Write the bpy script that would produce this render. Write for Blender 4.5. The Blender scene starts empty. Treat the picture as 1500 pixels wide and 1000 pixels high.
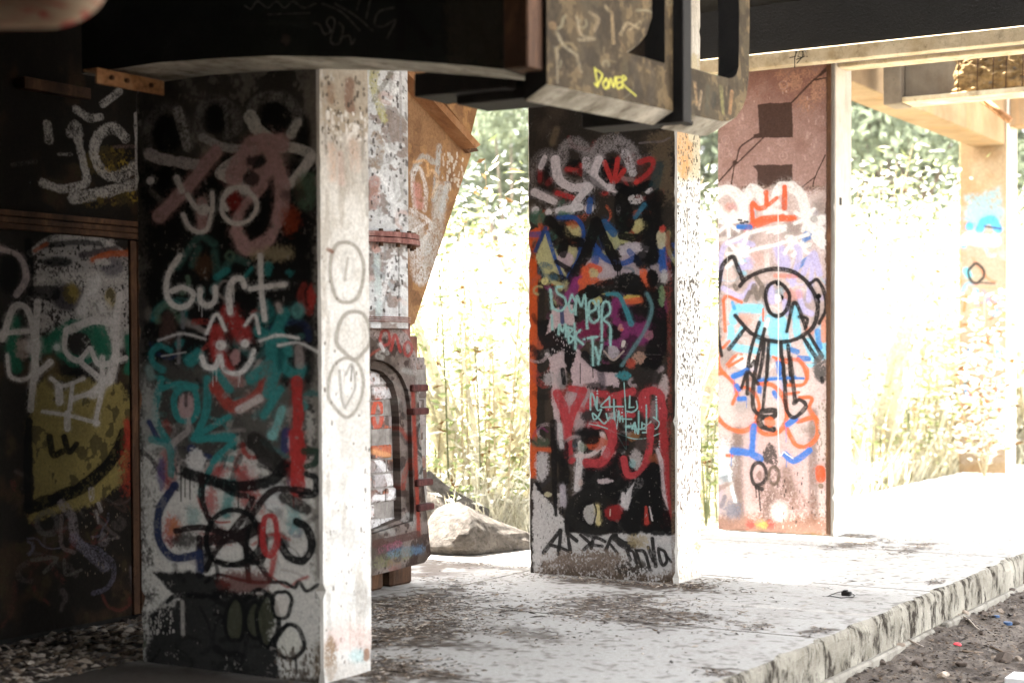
import bpy, bmesh, math, random
import numpy as np
from mathutils import Vector, Matrix

random.seed(7); np.random.seed(7)
SC = bpy.context.scene
COL = SC.collection

# ------------------------------------------------------------------ camera
F_PX = 2393.0                      # focal length in pixels of a 1500 px wide frame
CAM = np.array([0.0, 0.0, 1.5])    # eye 1.5 m above the platform, standing on the lower dirt
PITCH, ROLL = math.radians(-1.55), math.radians(-0.24)
HORIZON = 518.0
SHIFT_Y = (HORIZON - 500.0 - F_PX * math.tan(PITCH)) / 1500.0
cam_d = bpy.data.cameras.new('camera')
cam = bpy.data.objects.new('camera', cam_d); COL.objects.link(cam)
cam.location = CAM
ROT = Matrix.Rotation(math.pi / 2 + PITCH, 3, 'X') @ Matrix.Rotation(ROLL, 3, 'Z')
cam.rotation_euler = ROT.to_euler()
cam_d.sensor_width = 36.0
cam_d.lens = 36.0 * F_PX / 1500.0
cam_d.shift_y = SHIFT_Y
cam_d.clip_start = 0.05; cam_d.clip_end = 2000
cam_d.dof.use_dof = True
cam_d.dof.focus_distance = 10.6
cam_d.dof.aperture_fstop = 1.6
SC.camera = cam

# ------------------------------------------------------------------ world, sun, exposure
SUN_ELEV = math.radians(62)
ES = np.array([0.8552, -0.5183]); DS = np.array([0.5183, 0.8552])   # row axes: across (towards the edge), along
sun_to = -np.array([ES[0], ES[1]])                                   # the sun stands on the far left
world = bpy.data.worlds.new('World'); SC.world = world
world.use_nodes = True
wn = world.node_tree.nodes; wl = world.node_tree.links
bg = wn['Background']
sky = wn.new('ShaderNodeTexSky'); sky.sky_type = 'NISHITA'; sky.sun_disc = False
sky.sun_elevation = SUN_ELEV
sky.sun_rotation = math.atan2(sun_to[0], sun_to[1])
sky.air_density = 1.0; sky.dust_density = 2.0; sky.ozone_density = 1.0
hs = wn.new('ShaderNodeHueSaturation'); hs.inputs['Saturation'].default_value = 0.18   # a hazy, whitish summer sky
wl.new(sky.outputs[0], hs.inputs['Color']); wl.new(hs.outputs[0], bg.inputs[0])
bg.inputs[1].default_value = 0.15
sun_d = bpy.data.lights.new('sun', 'SUN'); sun = bpy.data.objects.new('sun', sun_d); COL.objects.link(sun)
sun_d.energy = 5.0; sun_d.angle = math.radians(0.5); sun_d.color = (1.0, 0.95, 0.87)
sdir = Vector((-sun_to[0] * math.cos(SUN_ELEV), -sun_to[1] * math.cos(SUN_ELEV), -math.sin(SUN_ELEV)))
sun.rotation_euler = sdir.to_track_quat('-Z', 'Y').to_euler()
sun.location = (-10, 20, 30)
SC.view_settings.view_transform = 'Standard'
SC.view_settings.look = 'None'
SC.view_settings.gamma = 1.0
SC.view_settings.use_curve_mapping = False
SC.view_settings.exposure = 3.95
SC.render.engine = 'CYCLES'
SC.cycles.max_bounces = 8; SC.cycles.diffuse_bounces = 6; SC.cycles.glossy_bounces = 3
SC.cycles.transmission_bounces = 4; SC.cycles.transparent_max_bounces = 6
SC.cycles.use_denoising = True
SC.cycles.caustics_reflective = False; SC.cycles.caustics_refractive = False

# ------------------------------------------------------------------ measuring rays (authoring only)
RM = np.array(ROT)
def ray(px, py):
    v = np.array([(px - 750.0) / F_PX, -(py - 500.0 - SHIFT_Y * 1500.0) / F_PX, -1.0])
    return RM @ v
def on_floor(px, py, z=0.0):
    r = ray(px, py); t = (z - CAM[2]) / r[2]
    return CAM + r * t
def on_plane(px, py, p0, n):
    r = ray(px, py); t = np.dot(np.array(p0) - CAM, n) / np.dot(r, n)
    return CAM + r * t
E3 = np.array([ES[0], ES[1], 0.0]); D3 = np.array([DS[0], DS[1], 0.0]); Z3 = np.array([0, 0, 1.0])
def RW(e, d, z):                    # row coordinates to world
    return E3 * e + D3 * d + Z3 * z
def to_row(p):
    return float(np.dot(p, E3)), float(np.dot(p, D3)), float(p[2])
def on_e(px, py, e):                # point of the along-the-row plane at offset e: returns (d, z)
    _, d, z = to_row(on_plane(px, py, E3 * e, E3)); return d, z
def on_d(px, py, d):                # point of the across-the-row plane at station d: returns (e, z)
    e, _, z = to_row(on_plane(px, py, D3 * d, D3)); return e, z

# ------------------------------------------------------------------ object helpers
def link(o, parent=None):
    COL.objects.link(o)
    if parent is not None: o.parent = parent
    return o
def tag(o, label=None, cat=None, group=None, kind=None):
    if label: o['label'] = label
    if cat: o['category'] = cat
    if group: o['group'] = group
    if kind: o['kind'] = kind
    return o
def thing(name, loc, label, cat, group=None, kind=None):
    o = bpy.data.objects.new(name, None); o.empty_display_size = 0.2
    o.location = Vector([float(c) for c in loc]); link(o)
    return tag(o, label, cat, group, kind)
def base_of(parent):
    v = np.zeros(3)
    while parent is not None:
        v += np.array(parent.location); parent = parent.parent
    return v
def mesh(name, V, Fs, mat=None, parent=None, uv=None, mi=None, smooth=False, kind=None):
    """vertices in world space; uv: per-face list of per-corner pairs"""
    V = np.asarray(V, float)
    off = base_of(parent)
    me = bpy.data.meshes.new(name)
    me.from_pydata([tuple(v) for v in (V - off)], [], [tuple(f) for f in Fs])
    if mat is not None:
        for m in (mat if isinstance(mat, (list, tuple)) else [mat]): me.materials.append(m)
    if mi is not None: me.polygons.foreach_set('material_index', np.asarray(mi, np.int32))
    if uv is not None:
        l = me.uv_layers.new(name='paint')
        flat = [c for f in uv for p in f for c in p]
        l.data.foreach_set('uv', np.asarray(flat, np.float32))
    if smooth: me.polygons.foreach_set('use_smooth', np.ones(len(me.polygons), bool))
    me.update()
    o = bpy.data.objects.new(name, me); link(o, parent)
    if kind: o['kind'] = kind
    return o
def bm_obj(name, bm, mat=None, parent=None, smooth=False, loc=None):
    off = base_of(parent)
    if loc is None:
        bmesh.ops.translate(bm, vec=Vector(-off), verts=bm.verts)
    me = bpy.data.meshes.new(name); bm.to_mesh(me); bm.free()
    if mat is not None: me.materials.append(mat)
    if smooth: me.polygons.foreach_set('use_smooth', np.ones(len(me.polygons), bool))
    o = bpy.data.objects.new(name, me); link(o, parent)
    if loc is not None: o.location = loc
    return o
def bm_box(bm, e0, e1, d0, d1, z0, z1, bevel=0.0):
    """box in row coordinates"""
    P = [RW(e, d, z) for z in (z0, z1) for e, d in ((e0, d0), (e1, d0), (e1, d1), (e0, d1))]
    vs = [bm.verts.new(p) for p in P]
    fs = [(3, 2, 1, 0), (4, 5, 6, 7), (0, 1, 5, 4), (1, 2, 6, 5), (2, 3, 7, 6), (3, 0, 4, 7)]
    F = [bm.faces.new([vs[i] for i in f]) for f in fs]
    bm.normal_update()
    bmesh.ops.recalc_face_normals(bm, faces=F)
    if bevel > 0:
        ed = list({e for f in F for e in f.edges})
        bmesh.ops.bevel(bm, geom=ed, offset=bevel, segments=1, affect='EDGES', profile=0.5)
def box(name, e0, e1, d0, d1, z0, z1, mat, parent=None, bevel=0.006):
    bm = bmesh.new(); bm_box(bm, e0, e1, d0, d1, z0, z1, bevel)
    return bm_obj(name, bm, mat, parent)
def prism(name, pts, axis, depth, mat, parent=None, bevel=0.0):
    """closed outline of world points pushed along axis by depth"""
    bm = bmesh.new(); a = np.asarray(axis, float) * depth
    v0 = [bm.verts.new(p) for p in pts]; f = bm.faces.new(v0)
    r = bmesh.ops.extrude_face_region(bm, geom=[f])
    nv = [g for g in r['geom'] if isinstance(g, bmesh.types.BMVert)]
    bmesh.ops.translate(bm, vec=Vector(a), verts=nv)
    bmesh.ops.recalc_face_normals(bm, faces=bm.faces[:])
    if bevel > 0:
        bmesh.ops.bevel(bm, geom=bm.edges[:], offset=bevel, segments=1, affect='EDGES')
    return bm_obj(name, bm, mat, parent)
def rod(name, pts, r, mat, parent=None, n=6, taper=1.0):
    V, Fs = [], []
    pts = [np.asarray(p, float) for p in pts]
    for i, p in enumerate(pts):
        t = pts[min(i + 1, len(pts) - 1)] - pts[max(i - 1, 0)]; t /= (np.linalg.norm(t) + 1e-9)
        a = np.cross(t, [0, 0, 1.0]);
        if np.linalg.norm(a) < 1e-3: a = np.cross(t, [1.0, 0, 0])
        a /= np.linalg.norm(a); b = np.cross(t, a)
        rr = r * (1 + (taper - 1) * i / max(1, len(pts) - 1))
        for k in range(n):
            q = 2 * math.pi * k / n
            V.append(p + rr * (a * math.cos(q) + b * math.sin(q)))
    for i in range(len(pts) - 1):
        for k in range(n):
            k2 = (k + 1) % n
            Fs.append((i * n + k, i * n + k2, (i + 1) * n + k2, (i + 1) * n + k))
    Fs.append(tuple(range(n - 1, -1, -1))); Fs.append(tuple((len(pts) - 1) * n + k for k in range(n)))
    return mesh(name, V, Fs, mat, parent, smooth=True)

# ------------------------------------------------------------------ materials
def nodes_of(name):
    m = bpy.data.materials.new(name); m.use_nodes = True
    nt = m.node_tree; b = nt.nodes['Principled BSDF']
    return m, nt, b
def N(nt, t, **k):
    n = nt.nodes.new(t)
    for a, v in k.items(): setattr(n, a, v)
    return n
def noise(nt, scale, detail=6, rough=0.6, vec=None, dist=0.0):
    n = N(nt, 'ShaderNodeTexNoise'); n.inputs['Scale'].default_value = scale
    n.inputs['Detail'].default_value = detail; n.inputs['Roughness'].default_value = rough
    n.inputs['Distortion'].default_value = dist
    if vec is not None: nt.links.new(vec, n.inputs['Vector'])
    return n
def ramp(nt, fac, stops):
    r = N(nt, 'ShaderNodeValToRGB'); nt.links.new(fac, r.inputs[0])
    el = r.color_ramp.elements
    el[0].position, el[0].color = stops[0][0], tuple(stops[0][1]) + (1,)
    el[1].position, el[1].color = stops[-1][0], tuple(stops[-1][1]) + (1,)
    for p, c in stops[1:-1]:
        x = el.new(p); x.color = tuple(c) + (1,)
    return r
def mix(nt, fac, a, b, mode='MIX'):
    m = N(nt, 'ShaderNodeMix', data_type='RGBA', blend_type=mode)
    for sock, v in ((m.inputs['Factor'], fac), (m.inputs['A'], a), (m.inputs['B'], b)):
        if hasattr(v, 'is_output') or isinstance(v, bpy.types.NodeSocket): nt.links.new(v, sock)
        elif isinstance(v, (int, float)): sock.default_value = v
        else: sock.default_value = tuple(v) + (1,)
    return m.outputs['Result']
def geo_pos(nt, scale=(1, 1, 1)):
    g = N(nt, 'ShaderNodeNewGeometry'); mp = N(nt, 'ShaderNodeMapping')
    mp.inputs['Scale'].default_value = scale
    nt.links.new(g.outputs['Position'], mp.inputs['Vector'])
    return mp.outputs['Vector']
def bump(nt, b, h, strength=0.3, dist=0.01):
    n = N(nt, 'ShaderNodeBump'); n.inputs['Strength'].default_value = strength
    n.inputs['Distance'].default_value = dist
    nt.links.new(h, n.inputs['Height']); nt.links.new(n.outputs[0], b.inputs['Normal'])
G3 = lambda v: (v, v, v)
def concrete(name, light, dark, stain=(.05, .04, .03), stain_amt=0.5, sc=3.0, streak=True, rough=.9, bmp=.5, specks=0.0, lo=.52, hi=.74, vst=.16):
    m, nt, b = nodes_of(name); P = geo_pos(nt)
    n1 = noise(nt, sc, 8, .65, P)
    c = ramp(nt, n1.outputs[0], [(.3, dark), (.68, light)]).outputs[0]
    vs = geo_pos(nt, (1, 1, vst)) if streak else P
    n2 = noise(nt, sc * 2.2, 7, .7, vs, .3)
    f = ramp(nt, n2.outputs[0], [(lo, G3(0)), (hi, G3(stain_amt))])
    c = mix(nt, f.outputs[0], c, stain)
    n3 = noise(nt, 46, 4, .7, P)
    f3 = ramp(nt, n3.outputs[0], [(.60, G3(0)), (.70, G3(.55))])
    c = mix(nt, f3.outputs[0], c, tuple(x * .45 for x in dark))
    if specks:
        n5 = noise(nt, 30, 3, .6, geo_pos(nt, (1, 1, .6)))
        f5 = ramp(nt, n5.outputs[0], [(.62 - specks * .1, G3(0)), (.64 - specks * .1, G3(1))])
        c = mix(nt, f5.outputs[0], c, (.05, .04, .035))
    nt.links.new(c, b.inputs['Base Color'])
    b.inputs['Roughness'].default_value = rough; b.inputs['Specular IOR Level'].default_value = .12
    n4 = noise(nt, 60, 8, .75, P)
    bump(nt, b, n4.outputs[0], bmp, .012)
    return m
def metal(name, cols, sc=4.0, rough=.75, bmp=.35, streak=.3):
    """rusty or painted steel: cols = list of (pos, rgb)"""
    m, nt, b = nodes_of(name)
    P = geo_pos(nt, (1, 1, streak))
    n1 = noise(nt, sc, 9, .72, P, .5)
    c = ramp(nt, n1.outputs[0], cols).outputs[0]
    n2 = noise(nt, 38, 5, .7, geo_pos(nt))
    f = ramp(nt, n2.outputs[0], [(.56, G3(0)), (.72, G3(.6))])
    c = mix(nt, f.outputs[0], c, tuple(x * .4 for x in cols[0][1]))
    nt.links.new(c, b.inputs['Base Color']); b.inputs['Roughness'].default_value = rough; b.inputs['Specular IOR Level'].default_value = .15
    bump(nt, b, n2.outputs[0], bmp, .006)
    return m
def plain(name, col, rough=.7, var=.25, sc=20):
    m, nt, b = nodes_of(name)
    n1 = noise(nt, sc, 5, .6, geo_pos(nt))
    c = ramp(nt, n1.outputs[0], [(.3, tuple(x * (1 - var) for x in col)), (.7, tuple(min(1, x * (1 + var)) for x in col))])
    nt.links.new(c.outputs[0], b.inputs['Base Color']); b.inputs['Roughness'].default_value = rough
    bump(nt, b, n1.outputs[0], .2, .005)
    return m
def leafmat(name, col, trans=.45, var=.35):
    m, nt, b = nodes_of(name)
    nt.nodes.remove(b); out = nt.nodes['Material Output']
    n1 = noise(nt, 2.5, 4, .6, geo_pos(nt))
    n2 = noise(nt, 37, 2, .6, geo_pos(nt))
    s = N(nt, 'ShaderNodeMath', operation='ADD'); nt.links.new(n1.outputs[0], s.inputs[0]); nt.links.new(n2.outputs[0], s.inputs[1])
    h = N(nt, 'ShaderNodeMath', operation='MULTIPLY'); nt.links.new(s.outputs[0], h.inputs[0]); h.inputs[1].default_value = .5
    c = ramp(nt, h.outputs[0], [(.38, tuple(x * (1 - var) for x in col)), (.62, tuple(min(.95, x * (1 + var)) for x in col))])
    d = N(nt, 'ShaderNodeBsdfDiffuse'); t = N(nt, 'ShaderNodeBsdfTranslucent'); mx = N(nt, 'ShaderNodeMixShader')
    nt.links.new(c.outputs[0], d.inputs[0]); nt.links.new(c.outputs[0], t.inputs[0])
    mx.inputs[0].default_value = trans
    nt.links.new(d.outputs[0], mx.inputs[1]); nt.links.new(t.outputs[0], mx.inputs[2]); nt.links.new(mx.outputs[0], out.inputs[0])
    return m
def painted(name, img, rough=.8, bmp=.35, grain=55, spec=.04, ext=True):
    m, nt, b = nodes_of(name)
    u = N(nt, 'ShaderNodeUVMap'); u.uv_map = 'paint'
    t = N(nt, 'ShaderNodeTexImage'); t.image = img; t.extension = 'EXTEND'; t.interpolation = 'Cubic'
    nt.links.new(u.outputs[0], t.inputs[0])
    P = geo_pos(nt)
    n2 = noise(nt, grain, 6, .7, P)
    f = ramp(nt, n2.outputs[0], [(.35, G3(.78)), (.65, G3(1.0))])
    c = mix(nt, 1.0, t.outputs[0], f.outputs[0], 'MULTIPLY')
    nt.links.new(c, b.inputs['Base Color'])
    b.inputs['Roughness'].default_value = rough
    b.inputs['Specular IOR Level'].default_value = spec
    bump(nt, b, n2.outputs[0], bmp, .008)
    return m

# ------------------------------------------------------------------ spray paint raster
def up(a, h, w):
    gh, gw = a.shape
    y = np.linspace(0, gh - 1.001, h); x = np.linspace(0, gw - 1.001, w)
    y0 = y.astype(int); x0 = x.astype(int); fy = (y - y0)[:, None]; fx = (x - x0)[None, :]
    fy = fy * fy * (3 - 2 * fy); fx = fx * fx * (3 - 2 * fx)
    A = a[y0][:, x0]; B = a[y0][:, x0 + 1]; C_ = a[y0 + 1][:, x0]; D_ = a[y0 + 1][:, x0 + 1]
    return (A * (1 - fx) + B * fx) * (1 - fy) + (C_ * (1 - fx) + D_ * fx) * fy
def fbm(h, w, cell, rng, octs=4, ay=1.0):
    out = np.zeros((h, w)); amp = 1.0; tot = 0
    for o in range(octs):
        c = max(1.5, cell / 2 ** o)
        out += amp * up(rng.random((max(2, int(h / (c * ay)) + 2), max(2, int(w / c) + 2))), h, w); tot += amp; amp *= .6
    out /= tot
    out = (out - out.mean()) / (out.std() + 1e-6) * .18 + .5
    return np.clip(out, 0, 1)
def sstep(a, b, x):
    t = np.clip((x - a) / (b - a + 1e-9), 0, 1); return t * t * (3 - 2 * t)
class Paint:
    """a wall canvas in metres; marks are entered where they were measured on the wall"""
    def __init__(s, o, U, n, W, H, res, base, seed=1):
        s.o = np.asarray(o, float); s.U = np.asarray(U, float); s.n = np.asarray(n, float)
        s.W, s.H, s.res = W, H, res
        s.w, s.h = int(W * res), int(H * res)
        s.rng = np.random.default_rng(seed)
        s.A = np.ones((s.h, s.w, 3)) * np.array(base)
        s.nf = fbm(s.h, s.w, 5, s.rng, 3)        # fine
        s.ng = fbm(s.h, s.w, 2.4, s.rng, 2)      # grain
        s.nm = fbm(s.h, s.w, 28, s.rng, 4)       # middle
        s.nl = fbm(s.h, s.w, 120, s.rng, 4)      # large
        s.view(0, 0, 1)
        c = s.o + s.U * W / 2 + Z3 * H * .4
        v = RM.T @ (c - CAM); px = 750 + F_PX * v[0] / -v[2]; py = 500 + SHIFT_Y * 1500 - F_PX * v[1] / -v[2]
        a = s._c(px, py); bx = s._c(px + 1, py); by = s._c(px, py + 1)
        s.kx = abs(bx[0] - a[0]); s.ky = abs(by[1] - a[1])
    def view(s, ox, oy, z): s.ox, s.oy, s.z = ox, oy, z
    def _c(s, px, py):
        p = on_plane(px, py, s.o, s.n) - s.o
        return np.array([np.dot(p, s.U) * s.res, p[2] * s.res])
    def m(s, x, y): return s._c(s.ox + x / s.z, s.oy + y / s.z)
    def blend(s, a, col, sl):
        a = np.clip(a, 0, 1)[..., None]
        s.A[sl] = s.A[sl] * (1 - a) + np.array(col) * a
    def _mask(s, pts, r, soft):
        """pts canvas; r, soft in photo pixels"""
        R = r + soft
        xs = [p[0] for p in pts]; ys = [p[1] for p in pts]
        x0 = int(max(0, min(xs) - R * s.kx - 2)); x1 = int(min(s.w, max(xs) + R * s.kx + 3))
        y0 = int(max(0, min(ys) - R * s.ky - 2)); y1 = int(min(s.h, max(ys) + R * s.ky + 3))
        if x1 <= x0 or y1 <= y0: return None, None
        M = np.full((y1 - y0, x1 - x0), 1e6)
        for p in pts:
            ax = int(max(x0, p[0] - R * s.kx - 1)); bx = int(min(x1, p[0] + R * s.kx + 2))
            ay = int(max(y0, p[1] - R * s.ky - 1)); by = int(min(y1, p[1] + R * s.ky + 2))
            if bx <= ax or by <= ay: continue
            dx = (np.arange(ax, bx) - p[0]) / s.kx; dy = (np.arange(ay, by) - p[1]) / s.ky
            dd = np.sqrt(dx[None, :] ** 2 + dy[:, None] ** 2) / (p[2] if len(p) > 2 else 1.0)
            v = M[ay - y0:by - y0, ax - x0:bx - x0]; np.minimum(v, dd, out=v)
        return M, (slice(y0, y1), slice(x0, x1))
    def curve(s, P, r, closed=False, t0=1., t1=1.):
        P = [s.m(*p) for p in P]
        if closed: P = [P[-1]] + P + P[:2]
        elif len(P) > 1: P = [2 * P[0] - P[1]] + P + [2 * P[-1] - P[-2]]
        else: return [(*P[0], 1.0)]
        out = []; step = max(.25, r * .3) * min(s.kx, s.ky)
        nseg = len(P) - 3
        for i in range(1, len(P) - 2):
            a, b, c, d = P[i - 1], P[i], P[i + 1], P[i + 2]
            n = max(2, int(np.linalg.norm(c - b) / step) + 1)
            for k in range(n):
                t = k / n
                q = .5 * ((2 * b) + (-a + c) * t + (2 * a - 5 * b + 4 * c - d) * t * t + (-a + 3 * b - 3 * c + d) * t ** 3)
                g = (i - 1 + t) / nseg
                out.append((q[0], q[1], t0 + (t1 - t0) * g))
        out.append((*P[-2], t1))
        return out
    def S(s, P, w, col, a=1., soft=.3, spk=0., closed=False, t=(1, 1), drip=0):
        """a sprayed line. w in view pixels"""
        r = w / 2 / s.z; sp = max(.35, r * soft)
        M, sl = s._mask(s.curve(P, r, closed, *t), r, sp)
        if M is None: return
        M = M + (s.nm[sl] - .5) * r * .5 + (s.nf[sl] - .5) * sp * 1.1
        al = sstep(r + sp * .5, r - sp * .5, M) * a
        al = al * (.80 + .42 * sstep(.30, .55, s.nm[sl] * .6 + s.nf[sl] * .4)).clip(0, 1)
        if spk: al = al * sstep(spk - .24, spk + .24, s.ng[sl] * .45 + s.nf[sl] * .25 + s.nm[sl] * .3)
        elif w / s.z > 3.2:
            M2, sl2 = s._mask(s.curve(P, r, closed, *t)[::2], r, r * 1.3 + 1.5)
            hal = sstep(2.2 * r + 2.5, .7 * r, M2) ** 2 * .46 * a * sstep(.36, .62, s.nf[sl2] * .75 + s.nl[sl2] * .25)
            s.blend(hal, col, sl2)
        s.blend(al, col, sl)
        for _ in range(drip):
            p = P[s.rng.integers(len(P))]; l = s.rng.uniform(1.0, 3.5) * w
            x = p[0] + s.rng.uniform(-.4, .4) * w
            s.S([(x, p[1]), (x, p[1] + l)], max(2.2, w * .12), col, a * .9, .4)
    def dot(s, x, y, r, col, a=1., soft=.3, spk=0.): s.S([(x, y)], 2 * r, col, a, soft, spk)
    def O(s, x, y, rx, ry, w, col, a=1., soft=.3, spk=0., t=(1, 1)):
        s.S([(x + rx * k * math.cos(q), y + ry * k * math.sin(q)) for q in np.linspace(.3, 2 * math.pi + .3, 11)[:-1] for k in [1 + s.rng.normal() * .05]], w, col, a, soft, spk, True)
    def fill(s, P, col, a=1., soft=6., spk=0., wob=5.):
        """filled outline with a soft sprayed rim (soft, wob in view px)"""
        Q = np.array([s.m(*p) for p in P]); k = max(s.kx, s.ky)
        pad = (soft + wob) / s.z * k + 2
        x0 = int(max(0, Q[:, 0].min() - pad)); x1 = int(min(s.w, Q[:, 0].max() + pad)); y0 = int(max(0, Q[:, 1].min() - pad)); y1 = int(min(s.h, Q[:, 1].max() + pad))
        if x1 <= x0 or y1 <= y0: return
        X, Y = np.meshgrid(np.arange(x0, x1), np.arange(y0, y1)); ins = np.zeros(X.shape, bool); dist = np.full(X.shape, 1e9)
        for i in range(len(Q)):
            a_, b_ = Q[i], Q[(i + 1) % len(Q)]
            c = ((a_[1] > Y) != (b_[1] > Y)) & (X < (b_[0] - a_[0]) * (Y - a_[1]) / (b_[1] - a_[1] + 1e-12) + a_[0]); ins ^= c
            v = b_ - a_; L = np.dot(v, v) + 1e-9; t = np.clip(((X - a_[0]) * v[0] + (Y - a_[1]) * v[1]) / L, 0, 1)
            dist = np.minimum(dist, np.hypot((X - a_[0] - t * v[0]) / s.kx, (Y - a_[1] - t * v[1]) / s.ky))
        sl = (slice(y0, y1), slice(x0, x1))
        sd = np.where(ins, dist, -dist) * s.z + (s.nm[sl] - .5) * 3.5 * wob + (s.nf[sl] - .5) * soft
        al = sstep(-soft * .5, soft * .5, sd) * a
        if spk: al = al * sstep(spk - .12, spk + .12, s.nf[sl] * .65 + s.nm[sl] * .35)
        s.blend(al, col, sl)
    def E(s, x, y, rx, ry, col, a=1., soft=8., spk=0., wob=4.):
        s.fill([(x + rx * math.cos(q), y + ry * math.sin(q)) for q in np.linspace(0, 2 * math.pi, 15)[:-1]], col, a, soft, spk, wob)
    def all(s, mask, col, a=1.): s.blend(mask * a, col, (slice(None), slice(None)))
    def chips(s, col, thr=.74, a=.8): s.all(sstep(thr, thr + .05, s.nm * .55 + s.nf * .45), col, a)
    def scrawl(s, n, box, cols, w=(8, 34), a=(.35, .8), L=(60, 240)):
        """older, half covered layers of paint"""
        for _ in range(n):
            x = s.rng.uniform(box[0], box[2]); y = s.rng.uniform(box[1], box[3]); ang = s.rng.uniform(0, 6.28); cur = s.rng.normal() * .9; l = s.rng.uniform(*L) / 4
            P = [(x, y)]
            for k in range(4): x += math.cos(ang) * l; y += math.sin(ang) * l; ang += cur + s.rng.normal() * .35; P.append((x, y))
            s.S(P, s.rng.uniform(*w), cols[s.rng.integers(len(cols))], s.rng.uniform(*a), s.rng.uniform(.3, 1.0), s.rng.choice([0, 0, .40, .46]), t=(1, s.rng.uniform(.6, 1)))
    def specks(s, n, r0, r1, col, box=None):
        """flecks in view pixels"""
        for _ in range(n):
            b = box
            x = s.rng.uniform(b[0], b[2]); y = s.rng.uniform(b[1], b[3]); r = s.rng.uniform(r0, r1)
            s.S([(x, y), (x + s.rng.uniform(-.3, .3) * r, y + s.rng.uniform(0, 2.5) * r)], r, col, s.rng.uniform(.6, 1), .5)
    def image(s, name):
        A = np.clip(s.A, 0, 1); A = A * (1 + (s.nf[..., None] - .5) * .22 + (s.ng[..., None] - .5) * .30); A = np.clip(A, 0.002, .95)
        S_ = np.where(A < .0031308, A * 12.92, 1.055 * A ** (1 / 2.4) - .055)
        im = bpy.data.images.new(name, s.w, s.h, alpha=False)
        buf = np.ones((s.h, s.w, 4), np.float32); buf[..., :3] = S_
        im.pixels.foreach_set(buf.ravel()); im.update(); im.pack()
        return im
# paint colours (reflectance)
WH = (.74, .71, .68); PK = (.50, .31, .30); BK = (.004, .004, .0042); GY = (.26, .25, .24); TL = (.03, .21, .20)
RD = (.38, .040, .035); OR = (.66, .12, .045); BL = (.020, .075, .28); YL = (.50, .46, .19); CY = (.33, .60, .57)
LV = (.46, .42, .66); SK = (.20, .56, .72); BR = (.13, .085, .05); DK = (.035, .03, .028); OL = (.28, .22, .075); GN = (.02, .14, .08)

# ================================================================== graffiti
PL, PR = -5.70, -4.58                        # pier faces across the row
PIERS = [(5.88, 6.27), (9.62, 10.00), (12.70, 13.08)]

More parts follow.
